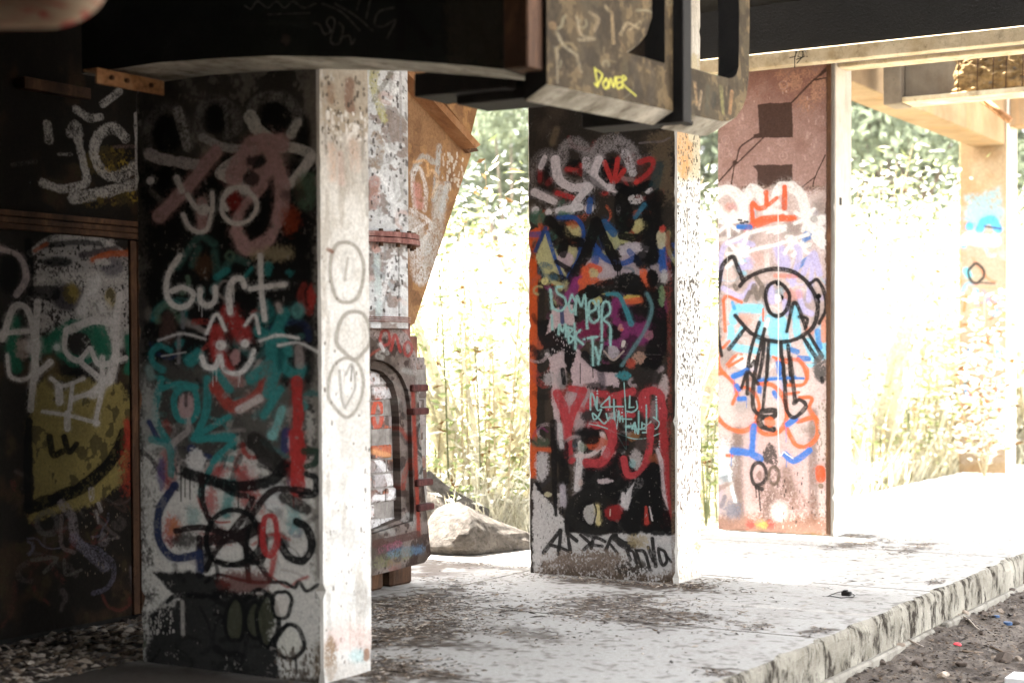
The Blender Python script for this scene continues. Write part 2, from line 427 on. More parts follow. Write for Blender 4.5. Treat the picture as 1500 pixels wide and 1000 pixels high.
# ---- first pier, front
def paint_pier_one():
    c = Paint(RW(PL, PIERS[0][0], 0), E3, D3, PR - PL, 3.7, 430, (.05, .046, .04), 11)
    c.all(sstep(.45, .75, c.nl), (.10, .092, .08), .8)
    # lower half: dirty white wash over the concrete
    c.view(200, 640, 2.778)
    c.fill([(30, 60), (160, 160), (420, 60), (640, 120), (780, 60), (780, 1010), (30, 1010)], (.56, .53, .48), 1, 90, wob=30)
    c.all(sstep(.55, .7, c.nm) * (c.nl > .5), (.38, .35, .31), .35)
    c.view(200, 100, 3.333)
    c.fill([(838, 0), (905, 0), (905, 2500), (870, 2500), (850, 1000)], (.20, .18, .155), .9, 25, wob=10)
    c.fill([(30, 470), (860, 470), (880, 1500), (760, 1560), (30, 1400)], BK, .96, 60, wob=25)
    for x, y, rx, ry in ((150, 320, 75, 95), (390, 240, 60, 80), (680, 250, 80, 105), (460, 460, 60, 60), (250, 540, 60, 60), (800, 330, 45, 120), (700, 600, 180, 120)):
        c.E(x, y, rx, ry, BK, .92, 30)
    c.S([(55, 430), (50, 310), (100, 215), (180, 195), (235, 270), (255, 385)], 55, (.30, .29, .28), .45, .8, .48)
    c.S([(60, 420), (130, 445), (290, 475)], 58, (.58, .52, .50), .92, .2, .34)
    c.S([(200, 210), (250, 385)], 48, (.55, .53, .50), .8, .3, .44)
    c.S([(330, 345), (300, 300), (320, 190), (390, 155), (470, 205), (490, 290), (440, 330)], 46, (.34, .33, .32), .5, .7, .46)
    c.S([(320, 340), (420, 385), (525, 400)], 42, (.52, .50, .48), .85, .3, .4)
    c.S([(440, 230), (430, 200), (440, 300)], 20, (.40, .39, .37), .5, .5, .46)
    c.S([(560, 200), (600, 150), (720, 150), (785, 240), (750, 325)], 52, (.36, .35, .33), .55, .7, .45)
    c.S([(555, 235), (595, 305), (705, 385)], 62, (.66, .65, .60), .95, .15, .3)
    c.S([(785, 265), (752, 325)], 44, (.62, .61, .57), .9, .2, .36)
    c.S([(575, 400), (405, 510), (535, 572)], 42, WH, .92, .18, .25)
    c.S([(700, 375), (845, 428), (742, 570), (690, 480)], 46, (.66, .64, .60), .9, .2, .3)
    c.S([(850, 430), (742, 572)], 36, WH, .8, .25)
    for x, y in ((690, 500), (610, 460), (330, 560), (350, 620)): c.E(x, y, 50, 40, BK, .7, 25)
    c.S([(112, 720), (240, 590), (385, 410)], 68, PK, .95, .35)
    c.S([(480, 530), (580, 375), (690, 370)], 96, PK, .95, .3)
    c.S([(640, 390), (700, 520), (705, 680), (640, 830), (540, 885), (490, 800)], 66, PK, .97, .35)
    c.S([(490, 800), (500, 720), (610, 570)], 52, PK, .95, .35)
    c.S([(560, 560), (660, 480)], 80, PK, .9, .4)
    c.S([(320, 650), (320, 790)], 52, PK, .85, .4)
    c.E(580, 455, 50, 32, BK, .85, 20); c.E(560, 545, 42, 40, BK, .85, 18)
    c.E(585, 740, 70, 90, BK, .9, 30)
    c.E(470, 640, 40, 60, RD, .6, 40); c.E(750, 740, 45, 70, (.30, .05, .02), .75, 45); c.E(790, 590, 22, 60, RD, .5, 25)
    c.E(820, 600, 60, 90, (.12, .19, .13), .75, 50); c.E(760, 620, 60, 40, BK, .6, 40)
    c.S([(70, 600), (120, 650)], 30, (.12, .11, .10), .6, .8)
    c.dot(68, 550, 20, WH, .9); c.S([(195, 535), (220, 600)], 28, WH, .85, .4)
    c.S([(248, 620), (290, 680), (350, 690)], 24, WH, .97); c.dot(325, 690, 30, WH, .9)
    c.S([(367, 610), (368, 690), (345, 780), (305, 802), (255, 775), (226, 715)], 23, WH, .97)
    c.S([(438, 690), (418, 640), (455, 590), (520, 590), (578, 640), (580, 700), (535, 750), (465, 757), (417, 705), (425, 635), (470, 590)], 22, WH, .97)
    c.dot(525, 595, 24, WH, .9)
    c.E(660, 905, 110, 40, (.40, .33, .20), .6, 40)
    for P in ([(200, 970), (300, 830), (380, 860)], [(270, 960), (300, 880)], [(420, 990), (470, 930), (540, 950)], [(380, 900), (390, 990)]):
        c.S(P, 34, (.05, .13, .11), .6, .7)
    c.E(330, 960, 50, 60, (.12, .06, .03), .5, 40)
    # middle
    c.view(200, 360, 3.333)
    c.scrawl(55, (60, 60, 850, 1000), [TL, (.05, .13, .12), (.30, .04, .03), (.20, .04, .03), BK, BK, (.26, .22, .20), (.02, .03, .09), (.10, .16, .11)], (10, 40), (.4, .85))
    for P, w in (([(120, 650), (95, 760), (95, 860), (160, 970)], 36), ([(110, 700), (200, 675), (290, 690)], 30), ([(345, 650), (340, 800), (290, 930)], 36), ([(285, 930), (450, 835)], 30), ([(300, 945), (460, 930), (470, 985)], 34)):
        c.S(P, w, TL, .9, .45)
    c.E(240, 785, 42, 70, (.42, .27, .26), .85, 20); c.O(240, 775, 58, 85, 30, TL, .92, .4)
    c.S([(240, 720), (240, 780)], 16, BK, .7)
    c.fill([(30, 660), (90, 700), (110, 900), (120, 1010), (30, 1010)], (.36, .35, .32), .7, 50)
    c.S([(60, 860), (110, 950), (180, 990)], 26, (.02, .03, .09), .9, .4); c.S([(70, 640), (60, 600)], 40, (.2, .28, .26), .6, .8)
    c.S([(390, 420), (395, 520), (440, 620)], 70, RD, .85, .5); c.S([(450, 330), (520, 440)], 80, RD, .8, .5)
    c.S([(380, 690), (470, 785), (600, 720), (640, 590)], 55, (.33, .05, .035), .9, .4)
    c.S([(500, 800), (600, 745)], 36, (.55, .50, .46), .8, .4); c.S([(560, 640), (600, 570)], 30, (.45, .38, .35), .6, .5)
    c.E(480, 545, 24, 40, (.48, .26, .25), .8, 14); c.E(470, 660, 60, 40, (.36, .17, .15), .7, 30)
    for P, w in (([(600, 420), (660, 450), (720, 330)], 54), ([(640, 440), (655, 560), (560, 650)], 55), ([(700, 480), (715, 590), (785, 630), (800, 600)], 44), ([(700, 560), (640, 720)], 52), ([(450, 700), (390, 610)], 42), ([(440, 120), (390, 155)], 30), ([(740, 520), (700, 430)], 40), ([(520, 160), (560, 110)], 20), ([(620, 830), (700, 700)], 36), ([(260, 560), (300, 530)], 60)):
        c.S(P, w, TL, .88, .5)
    c.S([(665, 930), (710, 800)], 34, (.16, .36, .34), .9, .4); c.dot(660, 925, 20, (.2, .42, .4), .8)
    c.dot(785, 318, 32, (.10, .28, .26), .85, .5); c.E(640, 115, 26, 40, TL, .8, 20); c.E(745, 135, 22, 20, TL, .6, 14)
    c.E(700, 540, 22, 70, BK, .5, 20); c.S([(790, 500), (795, 580)], 40, (.34, .28, .26), .7, .5)
    c.S([(690, 290), (700, 320)], 26, (.5, .42, .38), .6, .5)
    c.S([(780, 660), (785, 800), (790, 1080)], 46, (.40, .035, .03), .95, .25)
    c.E(850, 250, 22, 60, (.42, .04, .03), .85, 20)
    c.S([(730, 910), (725, 990)], 40, (.02, .03, .12), .8, .5); c.E(750, 960, 18, 40, (.5, .5, .55), .6, 12); c.E(845, 890, 24, 90, (.48, .45, .40), .7, 30)
    c.E(150, 400, 40, 80, (.09, .05, .04), .6, 40); c.E(55, 330, 20, 40, (.2, .17, .15), .5, 20)
    c.S([(225, 330), (225, 400)], 18, (.16, .16, .17), .7, .6); c.S([(205, 430), (205, 570)], 18, (.24, .21, .21), .6, .7)
    c.S([(212, 48), (152, 150), (150, 250), (195, 300), (255, 285), (275, 235), (225, 205), (172, 222)], 28, WH, .97, .25)
    c.S([(310, 215), (308, 265), (345, 293), (380, 268), (382, 205)], 27, WH, .96, .25, drip=2)
    c.S([(456, 325), (450, 235), (468, 172), (510, 162), (526, 200)], 30, WH, .97, .25, drip=1)
    c.S([(602, 50), (606, 200), (624, 362)], 25, WH, .95, .3); c.S([(552, 212), (640, 200), (722, 190)], 26, WH, .92, .3)
    c.S([(340, 428), (388, 335), (432, 412)], 17, WH, .96); c.S([(528, 388), (575, 338), (598, 428)], 15, WH, .95)
    c.dot(411, 487, 24, WH, .97); c.dot(527, 478, 20, WH, .97)
    c.S([(318, 542), (335, 588), (382, 592), (402, 545)], 28, WH, .96, drip=2); c.S([(408, 540), (430, 610), (500, 622), (552, 570), (572, 512)], 22, WH, .97, drip=2)
    c.S([(108, 462), (220, 430), (335, 456)], 11, (.6, .57, .54), .75, .7); c.S([(120, 540), (240, 520)], 8, (.6, .57, .54), .6, .8)
    c.S([(600, 466), (690, 438), (788, 452)], 15, WH, .85, .5); c.S([(690, 487), (790, 475), (890, 522)], 13, WH, .75, .6)
    # bottom
    c.view(200, 640, 2.778)
    c.scrawl(40, (60, 30, 740, 620), [TL, (.30, .04, .03), (.35, .30, .28), BK, BK, BK, (.03, .05, .12), (.45, .42, .38)], (8, 32), (.4, .9))
    c.scrawl(24, (30, 640, 560, 960), [BK, BK, (.10, .11, .07), (.06, .055, .04)], (10, 30), (.5, .9))
    c.E(240, 100, 40, 55, (.56, .53, .50), .9, 20); c.E(125, 140, 30, 90, (.30, .05, .04), .7, 40); c.E(100, 150, 18, 70, (.05, .05, .16), .7, 18)
    for x, y, rx, ry in ((320, 140, 40, 30), (440, 170, 45, 60), (450, 240, 35, 45), (330, 410, 70, 30), (140, 380, 30, 60), (300, 260, 25, 50)):
        c.E(x, y, rx, ry, RD, .75, 40)
    c.E(150, 370, 24, 40, (.5, .18, .06), .7, 30); c.E(470, 130, 26, 40, (.55, .50, .46), .7, 20)
    c.E(560, 240, 50, 60, (.58, .58, .56), .8, 30); c.E(640, 330, 30, 60, (.16, .34, .33), .7, 40); c.E(575, 310, 24, 26, (.2, .2, .2), .7, 20)
    c.S([(230, 8), (385, 15), (320, 90), (268, 200), (262, 240)], 24, TL, .92, .4); c.S([(390, 190), (360, 310)], 40, TL, .7, .8); c.E(230, 320, 24, 40, TL, .5, 30)
    c.S([(60, 10), (130, 40), (140, 150)], 30, TL, .7, .5)
    c.S([(480, 20), (560, 110), (605, 130)], 75, (.02, .017, .015), .95, .3); c.S([(205, 150), (400, 200), (540, 180), (605, 120)], 46, BK, .95, .35, drip=3)
    c.S([(650, -10), (655, 100), (652, 215)], 56, (.40, .035, .03), .96, .2, drip=3)
    c.S([(180, 120), (180, 260)], 7, BK, .8); c.S([(330, 190), (400, 230), (450, 240)], 26, BK, .9)
    for P, w in (([(160, 382), (260, 368), (420, 400), (480, 300), (560, 215), (700, 222)], 26), ([(265, 160), (270, 270), (320, 370), (420, 420), (540, 575)], 26), ([(280, 540), (330, 450), (430, 330), (470, 250)], 26), ([(435, 380), (455, 585)], 22), ([(310, 500), (420, 520), (520, 480)], 20), ([(255, 410), (262, 540)], 26), ([(290, 420), (420, 400), (500, 370)], 50)):
        c.S(P, w, (.014, .008, .008), .96, .25)
    c.O(390, 410, 112, 115, 22, BK, .95, .25); c.O(485, 440, 40, 80, 18, BK, .9, .3)
    c.E(285, 490, 22, 60, BK, .8, 20); c.E(190, 420, 60, 30, BK, .85, 30)
    c.S([(155, 195), (92, 300), (92, 420), (150, 490), (245, 478)], 32, (.014, .022, .065), .96, .28); c.S([(256, 470), (256, 560)], 30, (.02, .03, .08), .8, .5)
    c.S([(680, 58), (735, 62), (725, 105), (690, 120)], 24, (.02, .04, .025), .95, .3)
    c.S([(690, 150), (728, 170), (722, 230), (670, 238)], 25, BK, .95); c.S([(600, 245), (690, 295)], 46, (.02, .015, .012), .9, .4)
    c.S([(580, 425), (620, 488), (680, 500), (712, 440), (690, 370), (650, 345)], 32, BK, .97, .2)
    c.O(540, 400, 32, 82, 22, (.36, .03, .03), .95, .25); c.S([(545, 560), (560, 480)], 20, RD, .7, .6)
    c.S([(280, 590), (330, 560), (420, 580), (480, 590), (535, 590), (600, 592), (640, 612), (660, 590), (690, 626), (735, 602)], 14, BK, .92)
    c.fill([(68, 552), (250, 545), (390, 600), (330, 660), (150, 640)], BK, .97, 14, wob=5)
    c.E(440, 595, 110, 50, (.10, .02, .015), .85, 40)
    c.fill([(60, 720), (150, 690), (165, 640), (400, 628), (520, 640), (560, 720), (560, 870), (580, 960), (580, 1060), (20, 1060)], BK, .97, 26, wob=14)
    c.S([(125, 670), (165, 645), (300, 650)], 18, BK, .95); c.S([(185, 670), (188, 800)], 16, (.4, .37, .32), .6, .6)
    for x, rx, ry in ((400, 40, 90), (480, 38, 75), (530, 44, 100)):
        c.E(x, 745, rx, ry, (.06, .062, .036), .6, 24); c.O(x, 745, rx, ry, 15, BK, .95)
    c.S([(440, 660), (500, 620), (560, 680), (580, 780), (550, 830)], 15, BK, .95)
    c.E(590, 690, 32, 46, (.56, .50, .44), .6, 12); c.O(588, 680, 40, 58, 14, BK, .95); c.E(620, 835, 50, 60, (.56, .54, .46), .7, 14); c.O(622, 832, 60, 66, 16, BK, .96)
    c.S([(612, 760), (560, 830)], 13, BK, .9); c.S([(645, 895), (650, 960)], 9, BK, .9)
    c.specks(120, 3, 12, (.08, .06, .045), (560, 850, 760, 990)); c.E(740, 920, 24, 90, (.13, .09, .05), .6, 30, .4)
    c.fill([(20, 1000), (790, 975), (790, 1080), (20, 1080)], (.05, .04, .03), .9, 20)
    c.specks(80, 3, 8, (.4, .37, .33), (40, 660, 150, 800))
    c.chips((.22, .20, .18), .73, .6)
    return c.image('pier one front paint')
# ---- first pier, side
def paint_pier_one_side():
    c = Paint(RW(PR, PIERS[0][0], 0), D3, E3, PIERS[0][1] - PIERS[0][0], 3.7, 500, (.66, .635, .59), 12)
    c.all(sstep(.45, .7, c.nl), (.54, .51, .46), .6); c.all(sstep(.58, .68, c.nm), (.46, .42, .36), .35); c.all(sstep(.60, .72, fbm(c.h, c.w, 30, c.rng, 4, 6.0)), (.36, .31, .25), .45)
    c.view(200, 100, 3.333)
    c.fill([(880, -200), (1200, -200), (1200, 260), (1040, 320), (880, 250)], (.42, .35, .26), .85, 90, wob=40)
    c.S([(1040, 70), (1035, 140), (1045, 200)], 44, (.22, .12, .08), .75, .7); c.S([(945, 90), (950, 160)], 34, (.25, .15, .09), .6, .8)
    c.specks(90, 3, 12, (.10, .08, .06), (900, 40, 1150, 420)); c.specks(60, 4, 14, (.80, .78, .74), (920, 200, 1130, 350))
    for P in ([(1100, 280), (1105, 560)], [(1120, 450), (1125, 720)], [(920, 280), (925, 420)]): c.S(P, 16, (.16, .14, .12), .55, .9, .5)
    c.S([(950, 380), (955, 540)], 40, (.65, .36, .22), .45, .9, .45); c.S([(1060, 370), (1070, 480)], 60, (.70, .45, .33), .4, .9, .45); c.S([(990, 420), (1000, 560)], 34, (.62, .42, .36), .35, .9)
    c.view(200, 360, 3.333); g = (.30, .275, .235)
    c.O(1028, 135, 84, 152, 17, g, .95, .5); c.O(1030, 100, 28, 70, 14, (.5, .48, .44), .6, .6); c.S([(1030, 60), (1015, 170)], 12, g, .6)
    c.O(1062, 430, 80, 118, 18, g, .95, .5); c.E(1080, 440, 26, 40, (.6, .58, .53), .6, 14)
    c.O(1025, 690, 86, 138, 15, g, .95, .5); c.S([(988, 610), (1000, 740), (1015, 790)], 13, (.30, .28, .25), .8); c.S([(1018, 790), (1065, 690), (1050, 580), (1020, 630)], 11, (.30, .28, .25), .8)
    c.S([(1050, 590), (1045, 660)], 8, (.08, .07, .06), .8)
    c.specks(25, 3, 10, (.10, .08, .06), (905, 0, 1150, 1000)); c.S([(935, 20), (955, 30)], 16, (.16, .06, .03), .8, .5)
    c.view(200, 640, 2.778)
    c.specks(70, 2, 8, (.16, .14, .12), (770, 60, 970, 960)); c.S([(780, 640), (785, 800)], 20, (.32, .29, .25), .6, .9, .45); c.E(850, 400, 60, 50, (.50, .48, .45), .5, 40); c.E(910, 660, 40, 60, (.30, .28, .26), .5, 40, .45)
    c.E(870, 820, 100, 60, (.60, .38, .33), .45, 60); c.E(900, 890, 40, 30, (.30, .50, .50), .5, 26); c.S([(935, 870), (935, 900)], 24, (.22, .10, .05), .8, .6)
    c.E(790, 900, 24, 90, (.20, .12, .06), .85, 26, .38); c.E(850, 970, 90, 60, (.40, .35, .30), .6, 50)
    c.chips((.45, .42, .37), .74, .7)
    return c.image('pier one side paint')
# ---- second pier, front
def paint_pier_two():
    c = Paint(RW(PL, PIERS[1][0], 0), E3, D3, PR - PL, 3.95, 430, (.028, .022, .017), 21)
    c.all(sstep(.5, .8, c.nl), (.07, .05, .034), .7)
    c.view(760, 160, 3.847)
    c.fill([(740, 160), (870, 100), (870, 520), (800, 540), (720, 420)], (.12, .085, .05), .85, 50, wob=20)
    c.S([(190, 190), (210, 120)], 40, (.14, .10, .06), .7, .9); c.S([(550, 130), (560, 90)], 24, (.15, .11, .07), .7, .8)
    c.fill([(50, 690), (125, 660), (128, 760), (100, 1400), (102, 2080), (50, 2080)], (.62, .10, .02), .96, 8, wob=3)
    c.S([(122, 760), (128, 2000)], 40, (.02, .017, .013), .95, .35)
    gd = (.30, .265, .26)
    c.scrawl(40, (90, 520, 850, 1000), [BK, BK, BL, (.40, .38, .18), (.40, .33, .34), (.5, .1, .04), (.05, .13, .09)], (12, 40), (.5, .9))
    c.scrawl(14, (90, 150, 850, 500), [BK, (.12, .09, .06), (.25, .03, .025), (.2, .17, .17)], (12, 40), (.3, .7))
    c.S([(85, 410), (90, 310), (140, 255), (190, 260)], 60, gd, .5, .8, .47)
    c.S([(240, 300), (255, 220), (310, 190), (370, 230), (392, 310)], 72, gd, .8, .6, .44)
    c.S([(425, 320), (455, 225), (540, 190), (620, 235), (652, 330)], 92, gd, .9, .5, .42)
    c.E(320, 330, 60, 50, BK, .95, 20); c.E(520, 350, 75, 80, BK, .95, 24); c.E(150, 400, 60, 90, BK, .85, 30); c.E(700, 350, 60, 60, (.05, .02, .015), .9, 30)
    c.S([(118, 345), (118, 405)], 26, (.22, .02, .02), .7, .6); c.S([(160, 420), (180, 400)], 30, (.2, .02, .02), .6, .6)
    c.S([(270, 340), (340, 350)], 28, RD, .85); c.S([(350, 315), (352, 370)], 18, RD, .9); c.S([(480, 300), (525, 410)], 25, (.5, .04, .035), .95); c.S([(556, 285), (540, 410), (592, 345)], 27, (.5, .04, .035), .95); c.S([(580, 380), (610, 430)], 16, RD, .8)
    c.S([(680, 300), (740, 285), (755, 320), (720, 370), (660, 412)], 30, (.40, .03, .03), .85, .4); c.dot(660, 410, 16, (.5, .04, .03)); c.S([(215, 475), (300, 500)], 32, (.42, .03, .03), .9); c.dot(485, 470, 20, RD, .8)
    c.S([(122, 330), (145, 272)], 28, (.62, .55, .55), .92); c.S([(205, 285), (222, 385), (290, 440), (390, 440)], 52, (.66, .58, .58), .96, .2)
    c.S([(390, 440), (290, 572)], 46, (.66, .60, .60), .96, .2); c.S([(376, 290), (380, 390)], 44, (.56, .50, .50), .85, .3, .4)
    c.S([(450, 285), (422, 375), (470, 430), (545, 452)], 46, (.66, .58, .58), .96, .25); c.S([(600, 250), (640, 360)], 48, (.58, .52, .52), .8, .4, .4); c.S([(590, 395), (640, 400)], 26, (.3, .2, .19), .6, .6)
    c.S([(88, 470), (200, 522)], 42, (.62, .55, .55), .95); c.S([(220, 572), (345, 552)], 40, (.66, .62, .62), .95)
    for x, y, r in ((93, 570, 20), (167, 582, 20), (397, 560, 28), (732, 460, 22)): c.dot(x, y, r, (.66, .61, .60), .95)
    c.E(110, 610, 50, 40, (.05, .14, .09), .8, 30); c.E(260, 592, 40, 20, (.06, .16, .10), .8, 20)
    c.fill([(90, 840), (150, 680), (220, 820), (280, 960), (240, 1020), (150, 960)], (.50, .48, .24), .95, 14); c.E(300, 690, 60, 42, (.55, .48, .22), .9, 14); c.E(300, 650, 40, 20, (.45, .10, .03), .7, 20)
    c.E(685, 665, 48, 45, (.52, .46, .20), .9, 14); c.E(600, 730, 60, 30, (.42, .42, .18), .9, 14); c.E(520, 740, 50, 60, (.42, .42, .20), .85, 14); c.E(300, 820, 34, 60, (.48, .44, .22), .9, 12)
    c.E(440, 900, 130, 75, (.48, .40, .42), .95, 16); c.E(650, 800, 90, 50, (.52, .46, .48), .92, 16); c.E(620, 900, 90, 80, (.40, .33, .35), .9, 16); c.E(260, 850, 45, 50, (.52, .40, .42), .9, 12); c.E(560, 570, 16, 36, (.6, .54, .54), .9, 8)
    c.E(740, 940, 120, 70, (.36, .30, .30), .8, 26)
    c.S([(600, 480), (590, 560), (600, 650)], 100, BK, .97, .3); c.S([(560, 440), (650, 465), (730, 425)], 48, BK, .97, .3); c.S([(760, 510), (750, 620), (770, 740)], 105, BK, .95, .4); c.S([(790, 320), (760, 430)], 50, (.015, .04, .045), .7, .7)
    c.E(655, 512, 42, 26, (.55, .50, .48), .85, 12, .42)
    c.S([(222, 612), (320, 618), (362, 700), (330, 850), (258, 985)], 25, BL, .95); c.S([(400, 515), (395, 575)], 36, (.02, .09, .30), .9); c.S([(92, 800), (150, 672)], 20, (.02, .05, .16), .95); c.S([(156, 695), (200, 830), (255, 975)], 19, BL, .95)
    c.S([(420, 765), (480, 840), (570, 872), (660, 840)], 30, BL, .92, .4); c.S([(480, 640), (530, 700)], 42, (.02, .10, .24), .9); c.S([(800, 780), (815, 900)], 46, (.03, .10, .34), .9, .4); c.S([(655, 610), (705, 540)], 24, (.03, .14, .22), .8, .5); c.S([(440, 800), (430, 860)], 40, BL, .8); c.S([(620, 800), (680, 870)], 30, BL, .7)
    c.S([(240, 690), (290, 740), (345, 750)], 62, BK, .96); c.S([(170, 620), (230, 690)], 50, BK, .9); c.S([(580, 715), (660, 728), (725, 690)], 46, BK, .97); c.S([(345, 350), (480, 460)], 30, BK, .6, .7)
    c.S([(435, 640), (385, 790), (285, 1000)], 62, BK, .98, .18); c.S([(440, 640), (500, 770), (555, 890)], 50, BK, .98, .18, drip=2); c.S([(555, 840), (556, 960)], 8, BK, .9)
    c.E(700, 850, 60, 55, BK, .95, 16); c.E(750, 830, 36, 50, BK, .95, 14); c.E(740, 770, 60, 40, BK, .9, 20); c.E(250, 790, 30, 50, BK, .9, 10); c.S([(210, 860), (285, 905)], 26, BK, .9); c.S([(190, 940), (250, 960)], 40, BK, .9)
    c.E(615, 985, 105, 55, BK, .97, 16); c.E(750, 960, 34, 50, BK, .96, 12); c.E(800, 990, 20, 40, BK, .9, 12)
    c.S([(355, 965), (395, 890), (450, 905)], 36, (.66, .11, .05), .95); c.S([(370, 900), (390, 950)], 30, OR, .9); c.S([(700, 920), (700, 980)], 40, OR, .9); c.dot(455, 975, 15, OR, .9)
    c.E(800, 735, 30, 55, (.52, .47, .30), .85, 12); c.E(805, 675, 18, 22, (.5, .06, .04), .8, 10); c.S([(835, 700), (845, 980)], 28, (.26, .05, .035), .7, .7, .45); c.E(815, 945, 22, 40, (.5, .47, .44), .8, 14)
    c.E(420, 930, 30, 30, (.55, .46, .2), .8, 10)
    c.S([(315, 1010), (345, 960)], 40, (.25, .03, .16), .9)
    # middle
    c.view(760, 400, 3.847)
    c.scrawl(60, (90, 20, 850, 1000), [BK, BK, BK, (.22, .03, .13), (.45, .36, .36), (.5, .1, .04), (.40, .38, .18), (.05, .12, .16), (.3, .05, .04)], (12, 44), (.5, .9))
    c.fill([(100, 270), (330, 240), (330, 420), (280, 560), (180, 480), (110, 380)], BK, .97, 14)
    c.fill([(160, 330), (185, 200), (300, 180), (310, 290), (240, 290), (150, 350)], (.62, .47, .48), .92, 10); c.S([(240, 200), (245, 280)], 26, (.03, .05, .14), .9)
    c.S([(330, 60), (290, 130)], 70, (.24, .035, .16), .9); c.S([(560, 200), (620, 300), (700, 330)], 130, (.22, .028, .13), .92, .35); c.E(420, 320, 110, 60, (.18, .015, .06), .9, 30); c.E(560, 420, 90, 60, (.20, .03, .13), .9, 20); c.E(800, 200, 40, 70, (.20, .03, .10), .8, 24)
    c.E(440, 160, 30, 26, YL, .9, 8); c.E(640, 140, 50, 20, (.55, .42, .10), .9, 10); c.E(500, 60, 90, 36, (.46, .38, .36), .9, 16); c.E(480, 105, 30, 14, YL, .8, 10)
    for P, w in (([(350, 50), (430, 45)], 36), ([(380, 10), (350, 100)], 36), ([(600, 165), (700, 150)], 34), ([(710, 10), (720, 90)], 34), ([(440, 60), (520, 55)], 26), ([(680, 95), (760, 95)], 20)): c.S(P, w, OR, .9)
    c.S([(360, 130), (470, 85), (580, 60), (680, 90)], 72, BK, .97, .2); c.E(630, 60, 70, 60, BK, .97, 12); c.E(750, 30, 36, 50, BK, .95, 12)
    c.S([(500, 140), (480, 230)], 50, BK, .9); c.S([(600, 230), (680, 230)], 90, BK, .9, .4); c.S([(740, 130), (790, 300), (770, 440), (740, 500)], 110, BK, .96, .35); c.S([(640, 380), (560, 470)], 60, BK, .7, .6)
    c.E(535, 335, 45, 45, BK, .95, 14); c.E(805, 130, 18, 60, (.2, .32, .16), .7, 14)
    c.fill([(170, 480), (250, 440), (270, 560), (230, 640), (240, 960), (200, 960), (185, 640)], (.58, .46, .46), .92, 12); c.E(240, 600, 30, 60, (.3, .28, .28), .8, 30); c.S([(245, 545), (255, 620)], 24, BK, .95); c.S([(280, 430), (300, 540)], 60, BK, .96)
    c.fill([(290, 560), (330, 430), (380, 480), (420, 540), (560, 560), (560, 640), (300, 640)], (.60, .46, .47), .94, 12); c.S([(460, 560), (470, 640)], 40, (.12, .10, .12), .8, .5); c.S([(345, 510), (345, 620)], 5, BK, .9); c.S([(415, 530), (417, 590)], 5, BK, .9)
    c.S([(370, 460), (450, 530), (560, 530), (640, 470)], 46, BK, .97); c.E(520, 445, 40, 36, (.42, .38, .40), .9, 12); c.S([(490, 420), (490, 490)], 26, BK, .8); c.S([(480, 440), (530, 490), (590, 440)], 12, (.5, .40, .34), .7)
    c.E(675, 480, 36, 34, (.42, .25, .18), .85, 14, .35); c.E(630, 510, 26, 26, (.45, .07, .04), .8, 16); c.S([(590, 390), (585, 410)], 22, (.62, .55, .5), .9)
    c.E(570, 310, 18, 22, (.5, .24, .22), .8, 10); c.E(575, 322, 10, 8, OR, .8, 6)
    c.E(815, 640, 30, 70, (.55, .45, .43), .85, 14); c.S([(845, 150), (850, 900)], 26, (.24, .05, .035), .6, .7, .47); c.E(720, 590, 90, 50, (.025, .02, .018), .95, 24); c.E(420, 640, 60, 20, BK, .8, 16); c.E(730, 350, 24, 26, (.36, .14, .18), .7, 12)
    c.dot(145, 47, 20, (.60, .55, .25)); c.dot(160, 460, 18, (.6, .55, .54), .9); c.E(165, 595, 30, 40, (.4, .38, .38), .8, 30)
    c.S([(495, 120), (560, 125), (600, 200), (630, 285)], 30, (.05, .24, .28), .9, .5, t=(.7, 1)); c.S([(720, 118), (748, 200), (710, 320), (640, 430), (580, 520)], 18, (.12, .24, .25), .75, .9); c.E(585, 578, 48, 22, (.05, .27, .30), .85, 16)
    c.E(350, 760, 110, 130, (.50, .38, .38), .8, 30); c.E(430, 800, 80, 60, BK, .9, 24); c.E(640, 790, 90, 120, (.03, .02, .018), .85, 30); c.E(420, 930, 110, 80, BK, .9, 30); c.E(760, 780, 30, 70, (.3, .2, .2), .7, 20)
    rd = (.46, .052, .060)
    c.S([(212, 682), (262, 800), (275, 1000), (290, 1050)], 52, rd, .96, .2); c.S([(362, 662), (300, 800), (285, 860)], 42, rd, .96, .2); c.S([(290, 650), (362, 662)], 34, rd, .95)
    c.S([(300, 760), (360, 770)], 28, rd, .6, .6); c.S([(390, 750), (430, 685), (495, 690), (500, 760)], 36, rd, .95, .25); c.S([(400, 862), (490, 862), (530, 960), (515, 1060)], 40, rd, .96, .25)
    c.S([(540, 690), (640, 668)], 42, rd, .95, .25); c.S([(560, 700), (580, 790), (640, 800)], 28, rd, .9, .3); c.S([(695, 760), (700, 690), (755, 662), (800, 700), (812, 860), (815, 1060)], 44, rd, .96, .25); c.S([(715, 690), (720, 800)], 34, rd, .9)
    c.E(640, 920, 40, 26, (.3, .14, .05), .7, 14); c.E(480, 960, 24, 60, (.58, .40, .30), .8, 12)
    c.specks(60, 2, 7, (.55, .5, .5), (180, 300, 330, 460)); c.specks(30, 2, 5, (.6, .5, .5), (420, 660, 820, 960))
    k = 13
